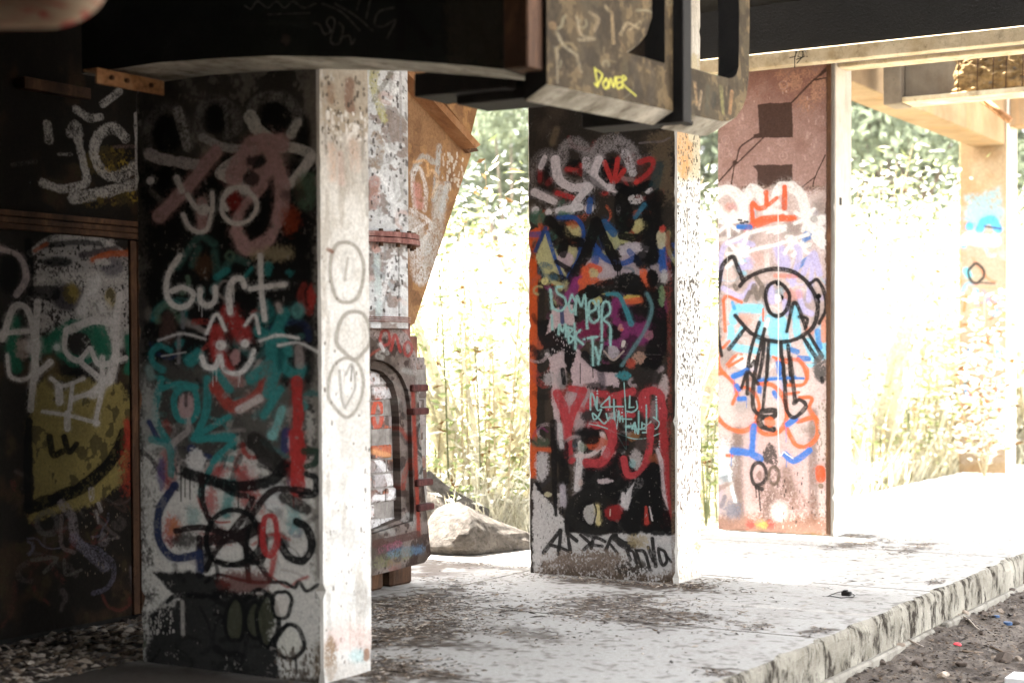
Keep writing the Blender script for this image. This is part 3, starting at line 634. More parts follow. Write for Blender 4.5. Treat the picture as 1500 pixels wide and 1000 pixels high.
    for P in ([(243, 78), (212, 82), (216, 112), (256, 142), (264, 182), (232, 214), (190, 190), (180, 95)], [(176, 95), (186, 200)], [(296, 128), (280, 180), (298, 222), (320, 175), (298, 125)], [(318, 235), (326, 130), (350, 185), (372, 128), (384, 312)],
              [(398, 222), (432, 200), (422, 160), (396, 168), (394, 245), (420, 280), (446, 262)], [(466, 382), (470, 185), (504, 168), (512, 222), (478, 262), (512, 300), (515, 408)], [(448, 160), (452, 250)],
              [(222, 345), (228, 290), (245, 330), (262, 290), (264, 360)], [(276, 308), (282, 390), (306, 368), (282, 345), (304, 318), (276, 306)], [(312, 285), (318, 425)], [(345, 322), (318, 358), (362, 402)], [(388, 368), (442, 360)], [(414, 366), (416, 520)], [(430, 420), (446, 482)], [(466, 404), (446, 512)], [(185, 240), (188, 318)]):
        c.S(P, k, CY, .97, .25)
    c.dot(368, 374, 7, CY)
    c.view(850, 550, 7.692)
    for P, w in (([(112, 385), (115, 232), (140, 217), (182, 372)], 22), ([(186, 240), (190, 385), (232, 380)], 20), ([(325, 240), (330, 360)], 20), ([(320, 250), (228, 350), (350, 352), (480, 350)], 20), ([(375, 270), (380, 545)], 20), ([(490, 80), (508, 400), (515, 822)], 15), ([(555, 232), (550, 362)], 20), ([(630, 290), (637, 368), (582, 412), (520, 402)], 18), ([(545, 362), (602, 356)], 16),
                 ([(236, 385), (195, 470), (150, 492), (138, 425), (200, 480), (262, 540), (292, 520)], 20), ([(290, 430), (312, 512), (325, 470), (345, 535), (360, 480)], 19), ([(378, 400), (404, 602), (430, 400), (442, 522), (456, 460)], 19), ([(472, 455), (478, 522)], 17), ([(450, 488), (575, 492)], 18),
                 ([(520, 575), (580, 575)], 30), ([(580, 602), (612, 530), (612, 642)], 19), ([(612, 540), (650, 652), (655, 402)], 19), ([(692, 530), (690, 605)], 18), ([(740, 332), (746, 645)], 18), ([(700, 542), (742, 562), (702, 602)], 17), ([(792, 520), (752, 570), (792, 592)], 18), ([(855, 330), (856, 482)], 18), ([(820, 468), (886, 530), (862, 590), (838, 604)], 16), ([(592, 602), (782, 602)], 15), ([(700, 642), (772, 642)], 20),
                 ([(100, 545), (250, 580), (420, 652), (600, 712), (760, 702), (906, 650), (903, 702)], 12), ([(190, 557), (380, 642), (512, 832)], 13)): c.S(P, w, CY, .96, .25)
    for x, y in ((853, 240), (853, 270), (853, 300), (890, 740), (890, 770), (890, 800), (190, 175), (190, 205), (468, 418)): c.dot(x, y, 10, (.5, .68, .66))
    c.view(760, 400, 3.847)
    c.S([(470, 458), (800, 460)], 2.2, (.25, .22, .22), .7)
    # bottom
    c.view(760, 620, 3.847)
    c.scrawl(34, (100, 20, 840, 620), [BK, BK, BK, (.4, .34, .34), (.3, .04, .035), (.5, .47, .45), (.12, .10, .09)], (12, 44), (.5, .9))
    c.fill([(80, 330), (110, 380), (200, 470), (260, 540), (260, 615), (500, 625), (860, 600), (890, 640), (890, 940), (80, 900)], (.56, .54, .52), .97, 12, wob=6)
    c.specks(80, 2, 6, (.2, .19, .18), (95, 400, 260, 700))
    c.E(130, 240, 36, 85, (.50, .48, .48), .9, 30); c.S([(110, 370), (175, 310)], 22, (.03, .026, .026), .95); c.S([(100, 340), (130, 390)], 20, BK, .9); c.E(165, 400, 22, 14, (.55, .5, .32), .8, 8)
    c.E(120, 110, 60, 30, (.07, .10, .06), .7, 26); c.S([(85, 145), (180, 150)], 24, (.55, .10, .03), .9, .5)
    c.S([(195, 0), (200, 300), (208, 515)], 30, BK, .96, t=(1.3, .6)); c.S([(250, 120), (255, 320)], 60, BK, .9, .5); c.S([(230, 10), (240, 130)], 26, (.55, .52, .52), .9, .5); c.S([(245, 360), (250, 460)], 34, (.46, .42, .46), .8, .6); c.S([(245, 470), (247, 505)], 10, BK, .9)
    c.fill([(345, 255), (440, 220), (560, 165), (700, 250), (790, 255), (810, 480), (868, 585), (845, 635), (600, 612), (262, 612), (250, 550), (290, 440), (350, 380)], BK, .97, 14, wob=8)
    c.S([(350, 112), (340, 240), (325, 370)], 36, (.60, .56, .55), .93, .3); c.S([(325, 180), (400, 180), (462, 125), (468, 60)], 24, (.62, .52, .50), .95); c.E(440, 110, 70, 40, (.48, .08, .03), .8, 26); c.E(360, 130, 24, 26, (.12, .2, .12), .6, 16); c.E(490, 165, 30, 40, (.55, .46, .46), .9, 12)
    c.E(400, 70, 60, 50, BK, .95, 16); c.E(570, 110, 50, 60, BK, .9, 20)
    c.S([(525, 0), (522, 110), (470, 215), (380, 222)], 46, rd, .96, .22); c.S([(590, 200), (612, 288), (680, 275), (728, 180), (742, 20)], 38, rd, .96, .22); c.E(660, 200, 36, 60, (.45, .40, .38), .8, 16); c.E(640, 225, 20, 26, (.2, .42, .42), .6, 14); c.S([(815, 0), (822, 280), (838, 560)], 44, (.34, .035, .035), .95, .3); c.E(770, 200, 40, 30, (.24, .07, .03), .8, 20); c.E(690, 120, 40, 40, (.07, .05, .045), .8, 20)
    c.S([(590, 475), (625, 400), (680, 330)], 46, (.62, .58, .57), .93, .25); c.S([(585, 400), (592, 470)], 26, (.60, .56, .55), .9); c.S([(780, 150), (800, 220), (806, 320), (828, 480)], 22, (.58, .48, .48), .85, .4); c.E(490, 325, 46, 16, (.55, .46, .46), .85, 10); c.S([(345, 340), (348, 325)], 24, (.5, .38, .34), .8)
    c.S([(760, 260), (690, 330), (660, 450), (640, 600)], 70, BK, .97, .25); c.S([(770, 280), (780, 420), (850, 600)], 60, BK, .97, .25); c.E(510, 400, 60, 60, BK, .95, 14); c.O(400, 500, 110, 105, 60, (.012, .011, .010), .93, .4)
    c.E(408, 510, 42, 58, (.44, .42, .39), .95, 10); c.S([(438, 470), (448, 560)], 28, (.58, .50, .24), .95); c.S([(425, 455), (435, 500), (420, 570)], 11, BK, .9); c.E(540, 500, 60, 46, (.26, .02, .02), .92, 16); c.E(600, 540, 28, 60, BK, .95, 12)
    c.S([(715, 470), (718, 560)], 26, (.42, .05, .035), .95, .3, t=(.5, 1)); c.S([(735, 470), (750, 545)], 10, (.6, .55, .54), .9); c.S([(514, 485), (512, 520)], 7, (.6, .5, .4), .9)
    c.specks(40, 1.5, 4, (.5, .45, .42), (300, 250, 820, 600))
    c.view(785, 765, 7.143)
    for P, w in (([(80, 315), (180, 180), (255, 85)], 42), ([(255, 85), (250, 180), (235, 330)], 42), ([(150, 235), (250, 262)], 36), ([(322, 30), (328, 115), (360, 310)], 40), ([(330, 115), (425, 192)], 44), ([(358, 310), (255, 262)], 36), ([(466, 130), (570, 222)], 34), ([(585, 205), (500, 282)], 34), ([(575, 270), (602, 168), (650, 165), (720, 198)], 34), ([(600, 238), (692, 246)], 30), ([(730, 290), (790, 150), (840, 130)], 38), ([(775, 225), (850, 322)], 30), ([(830, 170), (920, 230), (1010, 235)], 86),
                 ([(950, 290), (985, 385)], 32), ([(962, 285), (1015, 310), (1052, 425)], 32), ([(1040, 285), (1100, 462)], 32), ([(1062, 290), (1135, 315), (1190, 492)], 34), ([(1172, 258), (1222, 402)], 32), ([(1215, 170), (1232, 320), (1250, 455)], 38), ([(1278, 285), (1300, 400), (1330, 445), (1366, 400), (1345, 310), (1280, 270)], 34), ([(1350, 330), (1412, 412)], 24)):
        c.S(P, w, (.016, .014, .013), .97, .22)
    c.view(760, 620, 3.847)
    c.E(670, 660, 60, 36, (.34, .27, .15), .7, 20, .4); c.S([(620, 640), (720, 700)], 26, (.32, .25, .14), .6, .6, .4); c.E(820, 660, 40, 20, (.55, .52, .5), .7, 12)
    dirt = (.17, .125, .095)
    c.fill([(90, 820), (150, 770), (250, 735), (420, 705), (560, 730), (620, 790), (700, 830), (880, 850), (890, 960), (85, 940)], dirt, .95, 40, .40, wob=14)
    c.fill([(90, 850), (300, 830), (560, 850), (880, 875), (890, 960), (85, 940)], (.09, .065, .045), .9, 40, .36, wob=14); c.E(640, 815, 100, 40, (.03, .025, .02), .85, 30, .4)
    c.specks(200, 2, 7, (.30, .25, .21), (120, 720, 620, 850)); c.specks(120, 2, 6, (.05, .04, .03), (100, 780, 880, 900))
    c.S([(865, 0), (868, 300), (872, 900)], 26, (.15, .10, .06), .75, .7, .42)
    c.chips((.10, .085, .07), .75, .5)
    return c.image('pier two front paint')
def paint_pier_two_side():
    c = Paint(RW(PR, PIERS[1][0], 0), D3, E3, PIERS[1][1] - PIERS[1][0], 3.95, 500, (.64, .62, .57), 22)
    c.all(sstep(.60, .72, fbm(c.h, c.w, 30, c.rng, 4, 6.0)), (.40, .36, .30), .4)
    c.view(760, 160, 3.847)
    c.fill([(840, -300), (1050, -300), (1050, 360), (960, 390), (840, 370)], (.46, .40, .27), .92, 40, wob=30)
    for P in ([(905, 110), (900, 260)], [(940, 150), (935, 380)], [(965, 200), (960, 330)], [(890, 240), (895, 340)], [(930, 280), (915, 370)]): c.S(P, 40, (.55, .26, .09), .7, .6, .42)
    c.specks(130, 2, 9, (.12, .10, .07), (865, 40, 1020, 380))
    c.specks(330, 2, 8, (.07, .06, .05), (862, 380, 1025, 1000)); c.S([(948, 560), (950, 800)], 5, (.2, .18, .16), .7)
    c.S([(890, 510), (905, 520)], 20, (.45, .25, .12), .6, .5)
    c.view(760, 400, 3.847); c.specks(620, 2, 9, (.07, .055, .045), (866, 20, 1030, 620)); c.specks(260, 2, 8, (.10, .08, .06), (868, 560, 1034, 1000))
    c.view(760, 620, 3.847); c.specks(200, 3, 11, (.16, .12, .09), (876, 20, 1035, 500)); c.E(1000, 690, 26, 24, (.32, .20, .10), .8, 14, .38); c.S([(1030, 650), (1032, 700)], 10, (.3, .17, .08), .8); c.specks(60, 3, 9, (.3, .24, .18), (880, 500, 1035, 880)); c.E(960, 870, 100, 40, (.4, .33, .26), .6, 40)
    return c.image('pier two side paint')
# ---- third pier: steel sheet
def paint_sheet(d0, U0, W):
    c = Paint(RW(U0, d0, 0), E3, D3, W, 4.0, 430, (.34, .215, .185), 31)
    c.all(sstep(.4, .75, c.nl), (.26, .15, .125), .7); c.all(sstep(.62, .72, c.nm), (.42, .28, .25), .4)
    c.view(1020, 60, 3.848); dk = (.060, .034, .026)
    c.fill([(60, 160), (760, 120), (760, 340), (640, 420), (400, 300), (60, 360)], (.22, .11, .085), .75, 160, wob=40)
    for x, y, rx, ry in ((520, 190, 70, 30), (540, 240, 60, 40), (650, 180, 60, 24), (500, 250, 30, 30), (620, 340, 50, 60), (680, 270, 50, 60)): c.E(x, y, rx, ry, (.44, .25, .17), .6, 40, .46)
    c.specks(70, 3, 14, (.48, .33, .29), (90, 180, 730, 800))
    for x, y in ((490, 250), (165, 630), (490, 650), (480, 570), (165, 560)): c.O(x, y, 22, 24, 6, (.46, .31, .27), .6, .8)
    c.fill([(345, 362), (400, 352), (536, 348), (540, 440), (543, 545), (380, 548), (355, 540), (352, 450)], dk, .96, 4, wob=1.5)
    c.fill([(322, 530), (356, 520), (375, 548), (322, 552)], dk, .95, 4, wob=1)
    c.fill([(318, 706), (345, 700), (538, 698), (542, 835), (345, 835), (343, 730)], dk, .95, 5, wob=2)
    for P, w in (([(535, 350), (660, 222), (745, 160)], 10), ([(660, 222), (742, 208)], 10), ([(700, 190), (740, 150)], 18), ([(375, 548), (230, 690)], 9), ([(322, 545), (246, 602), (215, 690), (105, 816)], 10), ([(215, 690), (195, 816)], 8), ([(725, 645), (668, 768), (655, 822)], 7), ([(668, 768), (598, 822)], 6)): c.S(P, w, dk, .95, .4)
    c.dot(218, 688, 14, dk)
    c.fill([(60, 820), (750, 820), (750, 850), (60, 846)], (.18, .12, .085), .8, 12, .4); c.specks(120, 2, 6, (.06, .04, .03), (80, 818, 735, 850))
    c.fill([(736, 60), (780, 60), (780, 3000), (728, 3000)], (.035, .022, .016), .95, 8)  # dark right edge strip, painted for the shadow along the frame
    c.fill([(60, 138), (770, 96), (770, 128), (60, 170)], (.05, .03, .022), .95, 10)  # dark top band, painted as the shadow of the beam above
    c.view(1020, 260, 3.332)
    c.fill([(50, 62), (640, 62), (640, 1900), (50, 1900)], (.56, .45, .42), .9, 30, wob=8)
    c.all(sstep(.5, .7, c.nl) * (np.arange(c.h)[:, None] < c.m(0, 70)[1]), (.40, .31, .28), .55)
    c.fill([(60, 200), (120, 200), (120, 800), (60, 800)], (.20, .17, .15), .8, 50); c.E(80, 330, 26, 130, (.45, .14, .08), .6, 30)
    c.scrawl(46, (80, 120, 630, 1000), [(.60, .58, .55), LV, (.6, .2, .12), (.28, .24, .22), SK, (.66, .62, .6)], (8, 30), (.35, .8))
    for x, y, rx, ry in ((220, 260, 90, 50), (470, 250, 60, 50), (330, 560, 100, 40), (100, 600, 30, 120), (600, 170, 40, 60), (150, 880, 60, 60), (500, 640, 60, 60)): c.E(x, y, rx, ry, (.24, .20, .18), .7, 50)
    w2 = (.76, .73, .71)
    for P in ([(95, 190), (80, 105), (150, 60), (215, 105), (235, 185)], [(240, 115), (270, 60), (315, 90), (345, 150)], [(392, 115), (400, 60), (450, 45), (510, 95), (545, 200), (620, 290)], [(90, 150), (150, 190), (230, 190)], [(350, 170), (420, 190)], [(560, 250), (620, 330)]): c.S(P, 52, w2, .95, .25)
    c.E(165, 150, 40, 26, (.58, .26, .20), .6, 20)
    c.S([(275, 222), (272, 130), (300, 150), (338, 140), (340, 75)], 23, OR, .95); c.S([(430, 48), (428, 150)], 25, OR, .96); c.S([(248, 255), (320, 205), (475, 200)], 30, OR, .96); c.S([(300, 235), (420, 190)], 22, (.62, .13, .06), .9); c.S([(350, 135), (392, 100)], 18, OR, .9)
    c.S([(410, 95), (430, 150)], 20, (.5, .14, .1), .5)
    for cx, cy, R in ((155, 225, 62), (535, 200, 60), (205, 370, 56), (505, 345, 50)):
        for q in np.linspace(0, 2 * math.pi, 8)[:-1]: c.S([(cx, cy), (cx + R * math.cos(q + cx), cy + R * math.sin(q + cx))], 19, w2, .96)
    c.dot(612, 207, 24, w2); c.dot(92, 245, 16, w2); c.dot(572, 205, 16, (.25, .22, .2), .6)
    for x, y in ((205, 208), (235, 216), (215, 222)): c.S([(x, y), (x + 14, y + 2)], 10, BK, .9)
    c.S([(205, 242), (262, 243)], 24, (.04, .16, .48), .95); c.E(535, 290, 26, 26, (.04, .16, .45), .85, 10); c.S([(490, 442), (540, 400)], 26, (.05, .18, .5), .9)
    for P, w in (([(115, 500), (128, 350), (200, 308), (275, 330)], 26), ([(255, 400), (262, 430), (215, 440)], 30), ([(132, 540), (220, 582), (275, 520)], 25), ([(400, 350), (430, 420)], 60), ([(490, 340), (502, 375), (468, 520)], 28), ([(520, 470), (570, 372), (600, 470)], 30), ([(498, 560), (520, 640), (560, 665)], 26), ([(430, 600), (440, 660)], 26), ([(570, 400), (545, 600)], 24), ([(360, 540), (370, 600)], 40)): c.S(P, w, LV, .88, .4)
    c.S([(150, 322), (280, 265), (432, 238)], 18, w2, .95); c.S([(148, 438), (250, 365), (400, 325), (545, 278)], 18, w2, .95); c.S([(345, 270), (432, 255), (380, 275)], 14, w2, .9); c.S([(250, 270), (225, 345)], 20, w2, .9); c.S([(430, 370), (470, 300), (440, 290)], 18, w2, .9); c.S([(340, 380), (345, 440)], 26, (.66, .62, .6), .8)
    for P in ([(270, 560), (283, 528), (298, 592), (320, 540), (330, 585)], [(185, 528), (195, 545)], [(240, 600), (260, 560)], [(290, 490), (320, 530)]): c.S(P, 22, (.16, .13, .11), .88, .4)
    c.S([(385, 480), (490, 482)], 20, (.55, .2, .14), .7); c.E(470, 570, 50, 26, (.62, .25, .2), .6, 20); c.E(300, 400, 40, 40, (.6, .35, .3), .5, 26)
    for P, w in (([(180, 700), (200, 640), (310, 640)], 44), ([(168, 735), (180, 820), (290, 845)], 34), ([(365, 690), (385, 790), (375, 850)], 60), ([(480, 640), (492, 770)], 34), ([(600, 770), (622, 860)], 50), ([(420, 700), (440, 820)], 40), ([(540, 800), (575, 880)], 40), ([(200, 780), (230, 720)], 24), ([(320, 690), (300, 800)], 26)): c.S(P, w, SK, .88, .35)
    c.E(235, 695, 40, 30, (.52, .30, .24), .8, 20); c.S([(175, 610), (185, 640)], 18, (.05, .3, .6), .8); c.S([(590, 750), (600, 830)], 26, (.06, .2, .5), .8)
    for P, w in (([(130, 605), (150, 580), (220, 610)], 15), ([(132, 600), (140, 750)], 15), ([(150, 912), (200, 868), (285, 880)], 15), ([(82, 840), (90, 970)], 15), ([(390, 890), (500, 895), (540, 980)], 14), ([(325, 640), (325, 700)], 10), ([(130, 830), (160, 800)], 14)): c.S(P, w, (.62, .13, .05), .9)
    c.S([(620, 690), (622, 795)], 26, (.66, .26, .15), .85); c.E(240, 900, 60, 40, w2, .7, 20); c.S([(350, 690), (330, 760)], 16, w2, .8)
    c.S([(465, 840), (490, 850)], 26, (.05, .18, .45), .9); c.S([(500, 880), (545, 885)], 24, (.04, .16, .45), .9); c.S([(180, 970), (240, 945)], 28, (.05, .18, .48), .9); c.S([(400, 905), (405, 960)], 24, (.03, .14, .5), .95); c.S([(310, 985), (480, 975)], 18, (.10, .24, .5), .8)
    for P, w in (([(212, 530), (250, 490), (330, 455), (405, 447), (485, 468), (552, 530), (590, 620), (572, 722), (500, 782), (420, 802), (340, 792), (268, 760), (220, 710), (190, 674)], 21), ([(112, 518), (128, 430), (175, 388), (198, 430), (226, 502)], 22), ([(552, 520), (588, 500), (622, 560), (630, 640), (598, 712)], 17), ([(110, 520), (98, 650), (108, 780), (122, 870)], 17), ([(160, 836), (200, 785), (238, 735)], 19),
                 ([(440, 752), (478, 610), (532, 730)], 17), ([(306, 708), (276, 800), (256, 890), (250, 950)], 18), ([(332, 740), (290, 915)], 18), ([(330, 800), (322, 880), (300, 1000)], 19), ([(352, 800), (342, 1000)], 16), ([(410, 810), (420, 930), (436, 1010)], 21), ([(446, 820), (462, 1010)], 18), ([(520, 780), (592, 895)], 19), ([(550, 768), (612, 872)], 17), ([(500, 680), (540, 690), (530, 740)], 14)): c.S(P, w, (.018, .015, .014), .96, .25)
    c.O(393, 598, 62, 80, 19, (.016, .013, .012), .97, .2); c.dot(412, 588, 15, BK); c.dot(594, 580, 13, BK); c.S([(594, 580), (600, 610)], 8, BK); c.dot(398, 518, 12, BK); c.E(395, 592, 14, 22, w2, .8, 8)
    c.E(602, 920, 34, 60, (.10, .09, .085), .88, 14, .3)
    c.view(1020, 520, 3.572)
    c.fill([(235, 400), (420, 430), (600, 420), (610, 850), (235, 850)], (.52, .355, .33), .8, 60, wob=12)
    c.S([(215, 400), (210, 600), (225, 830)], 52, (.15, .10, .08), .75, 1.0); c.S([(610, 300), (608, 560), (615, 860)], 40, (.17, .11, .09), .75, 1.0); c.S([(470, 600), (490, 720)], 46, (.22, .14, .11), .6, 1.2)
    c.fill([(70, 840), (690, 850), (690, 960), (70, 960)], (.24, .125, .085), .85, 50, wob=10); c.E(420, 720, 110, 110, (.14, .085, .06), .65, 90, .38); c.E(380, 800, 40, 80, (.10, .065, .05), .6, 50); c.E(560, 810, 90, 70, (.18, .10, .07), .55, 70, .42)
    c.E(432, 815, 44, 56, (.60, .50, .46), .8, 30); c.specks(90, 2, 8, (.5, .38, .34), (380, 680, 680, 900)); c.specks(50, 2, 7, (.05, .035, .03), (420, 600, 680, 880))
    c.fill([(75, 930), (700, 935), (700, 980), (75, 980)], (.20, .13, .07), .95, 14, wob=5)
    c.E(285, 890, 26, 20, (.42, .06, .05), .8, 24); c.E(385, 888, 26, 22, (.42, .06, .05), .8, 24); c.E(338, 888, 30, 22, (.38, .34, .09), .8, 24)
    c.E(140, 560, 50, 120, (.60, .62, .60), .75, 60); c.E(110, 740, 30, 90, (.44, .36, .42), .6, 40); c.E(190, 810, 46, 46, (.14, .15, .19), .8, 50); c.E(150, 640, 40, 26, (.20, .23, .25), .8, 26); c.S([(108, 628), (180, 610)], 15, (.62, .72, .72), .9); c.S([(168, 600), (182, 680), (202, 764)], 15, (.68, .76, .76), .92); c.S([(90, 710), (180, 670)], 24, (.26, .17, .13), .6, .8)
    c.S([(130, 790), (150, 740)], 20, (.15, .14, .16), .7, .8)
    c.E(230, 270, 50, 36, (.30, .27, .25), .6, 40); c.E(150, 250, 40, 110, (.56, .48, .45), .6, 40); c.E(600, 390, 60, 26, (.2, .15, .12), .6, 40); c.E(545, 170, 50, 40, (.58, .5, .47), .6, 30)
    o2 = (.64, .13, .045)
    for P, w in (([(108, 0), (122, 70), (195, 150), (216, 215)], 21), ([(100, 92), (80, 180), (98, 300), (165, 378), (250, 396), (315, 350)], 23), ([(90, 100), (150, 96)], 18), ([(188, 255), (232, 172), (295, 190), (328, 262), (310, 330)], 18), ([(308, 378), (360, 412), (432, 400), (470, 330), (458, 230), (400, 160), (330, 150)], 23), ([(468, 378), (518, 468), (580, 474), (632, 420), (620, 330), (530, 348)], 23), ([(540, 222), (602, 226), (590, 280), (632, 345)], 20), ([(480, 158), (560, 152), (578, 80), (530, 20)], 18), ([(170, 60), (240, 18)], 15), ([(400, 10), (470, 40)], 12), ([(160, 525), (185, 525)], 16), ([(470, 205), (535, 195)], 14)): c.S(P, w, o2, .94, .3)
    bb = (.045, .15, .46)
    for P, w in (([(192, 112), (262, 84)], 30), ([(210, 160), (222, 180)], 26), ([(222, 228), (252, 228)], 26), ([(428, 40), (440, 60), (434, 84)], 16), ([(300, 370), (290, 500)], 30), ([(192, 502), (280, 515), (335, 542)], 36), ([(462, 520), (512, 552), (590, 498)], 32), ([(478, 362), (515, 335)], 32), ([(405, 195), (416, 215)], 22), ([(325, 135), (450, 122), (560, 122)], 12), ([(330, 190), (330, 170)], 22)): c.S(P, w, bb, .93, .35, drip=1)
    k2 = (.022, .018, .016)
    for P, w in (([(236, 172), (268, 88), (322, 150)], 18), ([(266, 100), (266, 202)], 20), ([(320, 20), (298, 150), (298, 275), (345, 325)], 23), ([(376, 0), (346, 285)], 16), ([(342, 292), (410, 292), (400, 322), (332, 330), (342, 372), (402, 388)], 30), ([(450, 15), (462, 150), (470, 280), (510, 326), (572, 268), (540, 234), (510, 252)], 21), ([(490, 15), (516, 242)], 20), ([(285, 60), (300, 30)], 16)): c.S(P, w, k2, .95, .3)
    c.E(385, 350, 26, 26, (.62, .14, .05), .8, 10); c.E(655, 90, 36, 56, (.09, .08, .075), .85, 14, .3); c.S([(655, 120), (658, 140)], 20, BK, .8)
    c.fill([(380, 450), (410, 480), (425, 560), (412, 600), (390, 570), (355, 560), (345, 510)], (.05, .04, .035), .92, 12, .36); c.O(325, 622, 40, 60, 19, k2, .93, .35); c.O(404, 630, 26, 46, 15, (.10, .07, .05), .85, .4); c.E(330, 630, 16, 26, (.2, .12, .10), .8, 10); c.S([(325, 690), (335, 812)], 8, k2, .9); c.S([(315, 690), (340, 700)], 24, k2, .9); c.S([(310, 690), (314, 745)], 6, k2, .8)
    c.S([(650, 600), (650, 640)], 46, (.60, .09, .03), .95, .15); c.dot(650, 684, 12, (.14, .09, .05), .9)
    c.fill([(640, 240), (672, 240), (690, 420), (672, 520), (650, 480), (640, 380)], (.52, .46, .40), .7, 14, .36); c.specks(40, 3, 9, (.2, .14, .1), (630, 240, 690, 560))
    c.view(1020, 260, 3.332); c.S([(398, 170), (400, 600), (400, 1290), (430, 1340), (470, 1370)], 5, (.74, .73, .71), .9, .6); c.S([(150, 180), (152, 700)], 3, (.74, .72, .7), .6)
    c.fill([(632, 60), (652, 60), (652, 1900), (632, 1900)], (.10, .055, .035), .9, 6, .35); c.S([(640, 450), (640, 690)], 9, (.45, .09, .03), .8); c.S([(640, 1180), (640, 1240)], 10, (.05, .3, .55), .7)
    return c.image('steel sheet paint')
# ---- far pier
def paint_far_pier(e0, d0, W):
    c = Paint(RW(e0, d0, 0), E3, D3, W, 4.2, 220, (.26, .185, .11), 41)
    c.all(sstep(.4, .7, c.nl), (.22, .13, .06), .6)
    c.view(1230, 300, 2.38)
    c.fill([(420, 10), (580, 10), (580, 900), (420, 900)], (.28, .22, .165), .8, 20)
    c.scrawl(26, (425, 60, 570, 880), [(.10, .30, .40), (.40, .10, .04), (.05, .15, .32), (.30, .26, .24), (.36, .14, .07)], (5, 18), (.5, .9), (30, 130))
    c.fill([(440, -30), (560, -60), (570, 60), (440, 70)], (.14, .26, .30), .7, 20, .3)
    c.dot(452, 76, 13, (.05, .22, .42)); c.S([(488, 84), (500, 60), (530, 54), (550, 86)], 30, (.05, .22, .45), .95); c.S([(505, 76), (560, 84)], 7, (.04, .035, .03), .9); c.S([(440, 120), (540, 125)], 40, (.40, .50, .56), .6); c.dot(432, 142, 8, (.05, .2, .4))
    c.S([(440, 230), (450, 245)], 22, (.10, .42, .50), .8); c.O(474, 240, 27, 32, 8, (.02, .018, .016), .95); c.S([(460, 270), (540, 275)], 7, (.05, .04, .035), .8); c.S([(450, 285), (560, 290)], 10, (.6, .2, .12), .7); c.S([(500, 300), (520, 330), (480, 350)], 10, (.2, .16, .2), .7)
    c.S([(440, 320), (432, 370)], 10, (.6, .14, .05), .9); c.S([(430, 560), (435, 600)], 9, (.6, .14, .05), .8); c.S([(448, 640), (475, 690), (510, 690)], 16, (.62, .13, .05), .9); c.S([(540, 625), (545, 680), (515, 730), (530, 830)], 22, (.62, .14, .06), .92); c.S([(560, 620), (530, 720), (510, 800)], 10, (.12, .40, .52), .85); c.S([(545, 480), (555, 560)], 14, (.12, .40, .52), .7); c.S([(440, 650), (450, 680)], 14, (.06, .2, .45), .8); c.S([(470, 480), (520, 520)], 14, (.66, .25, .15), .7)
    return c.image('far pier paint')
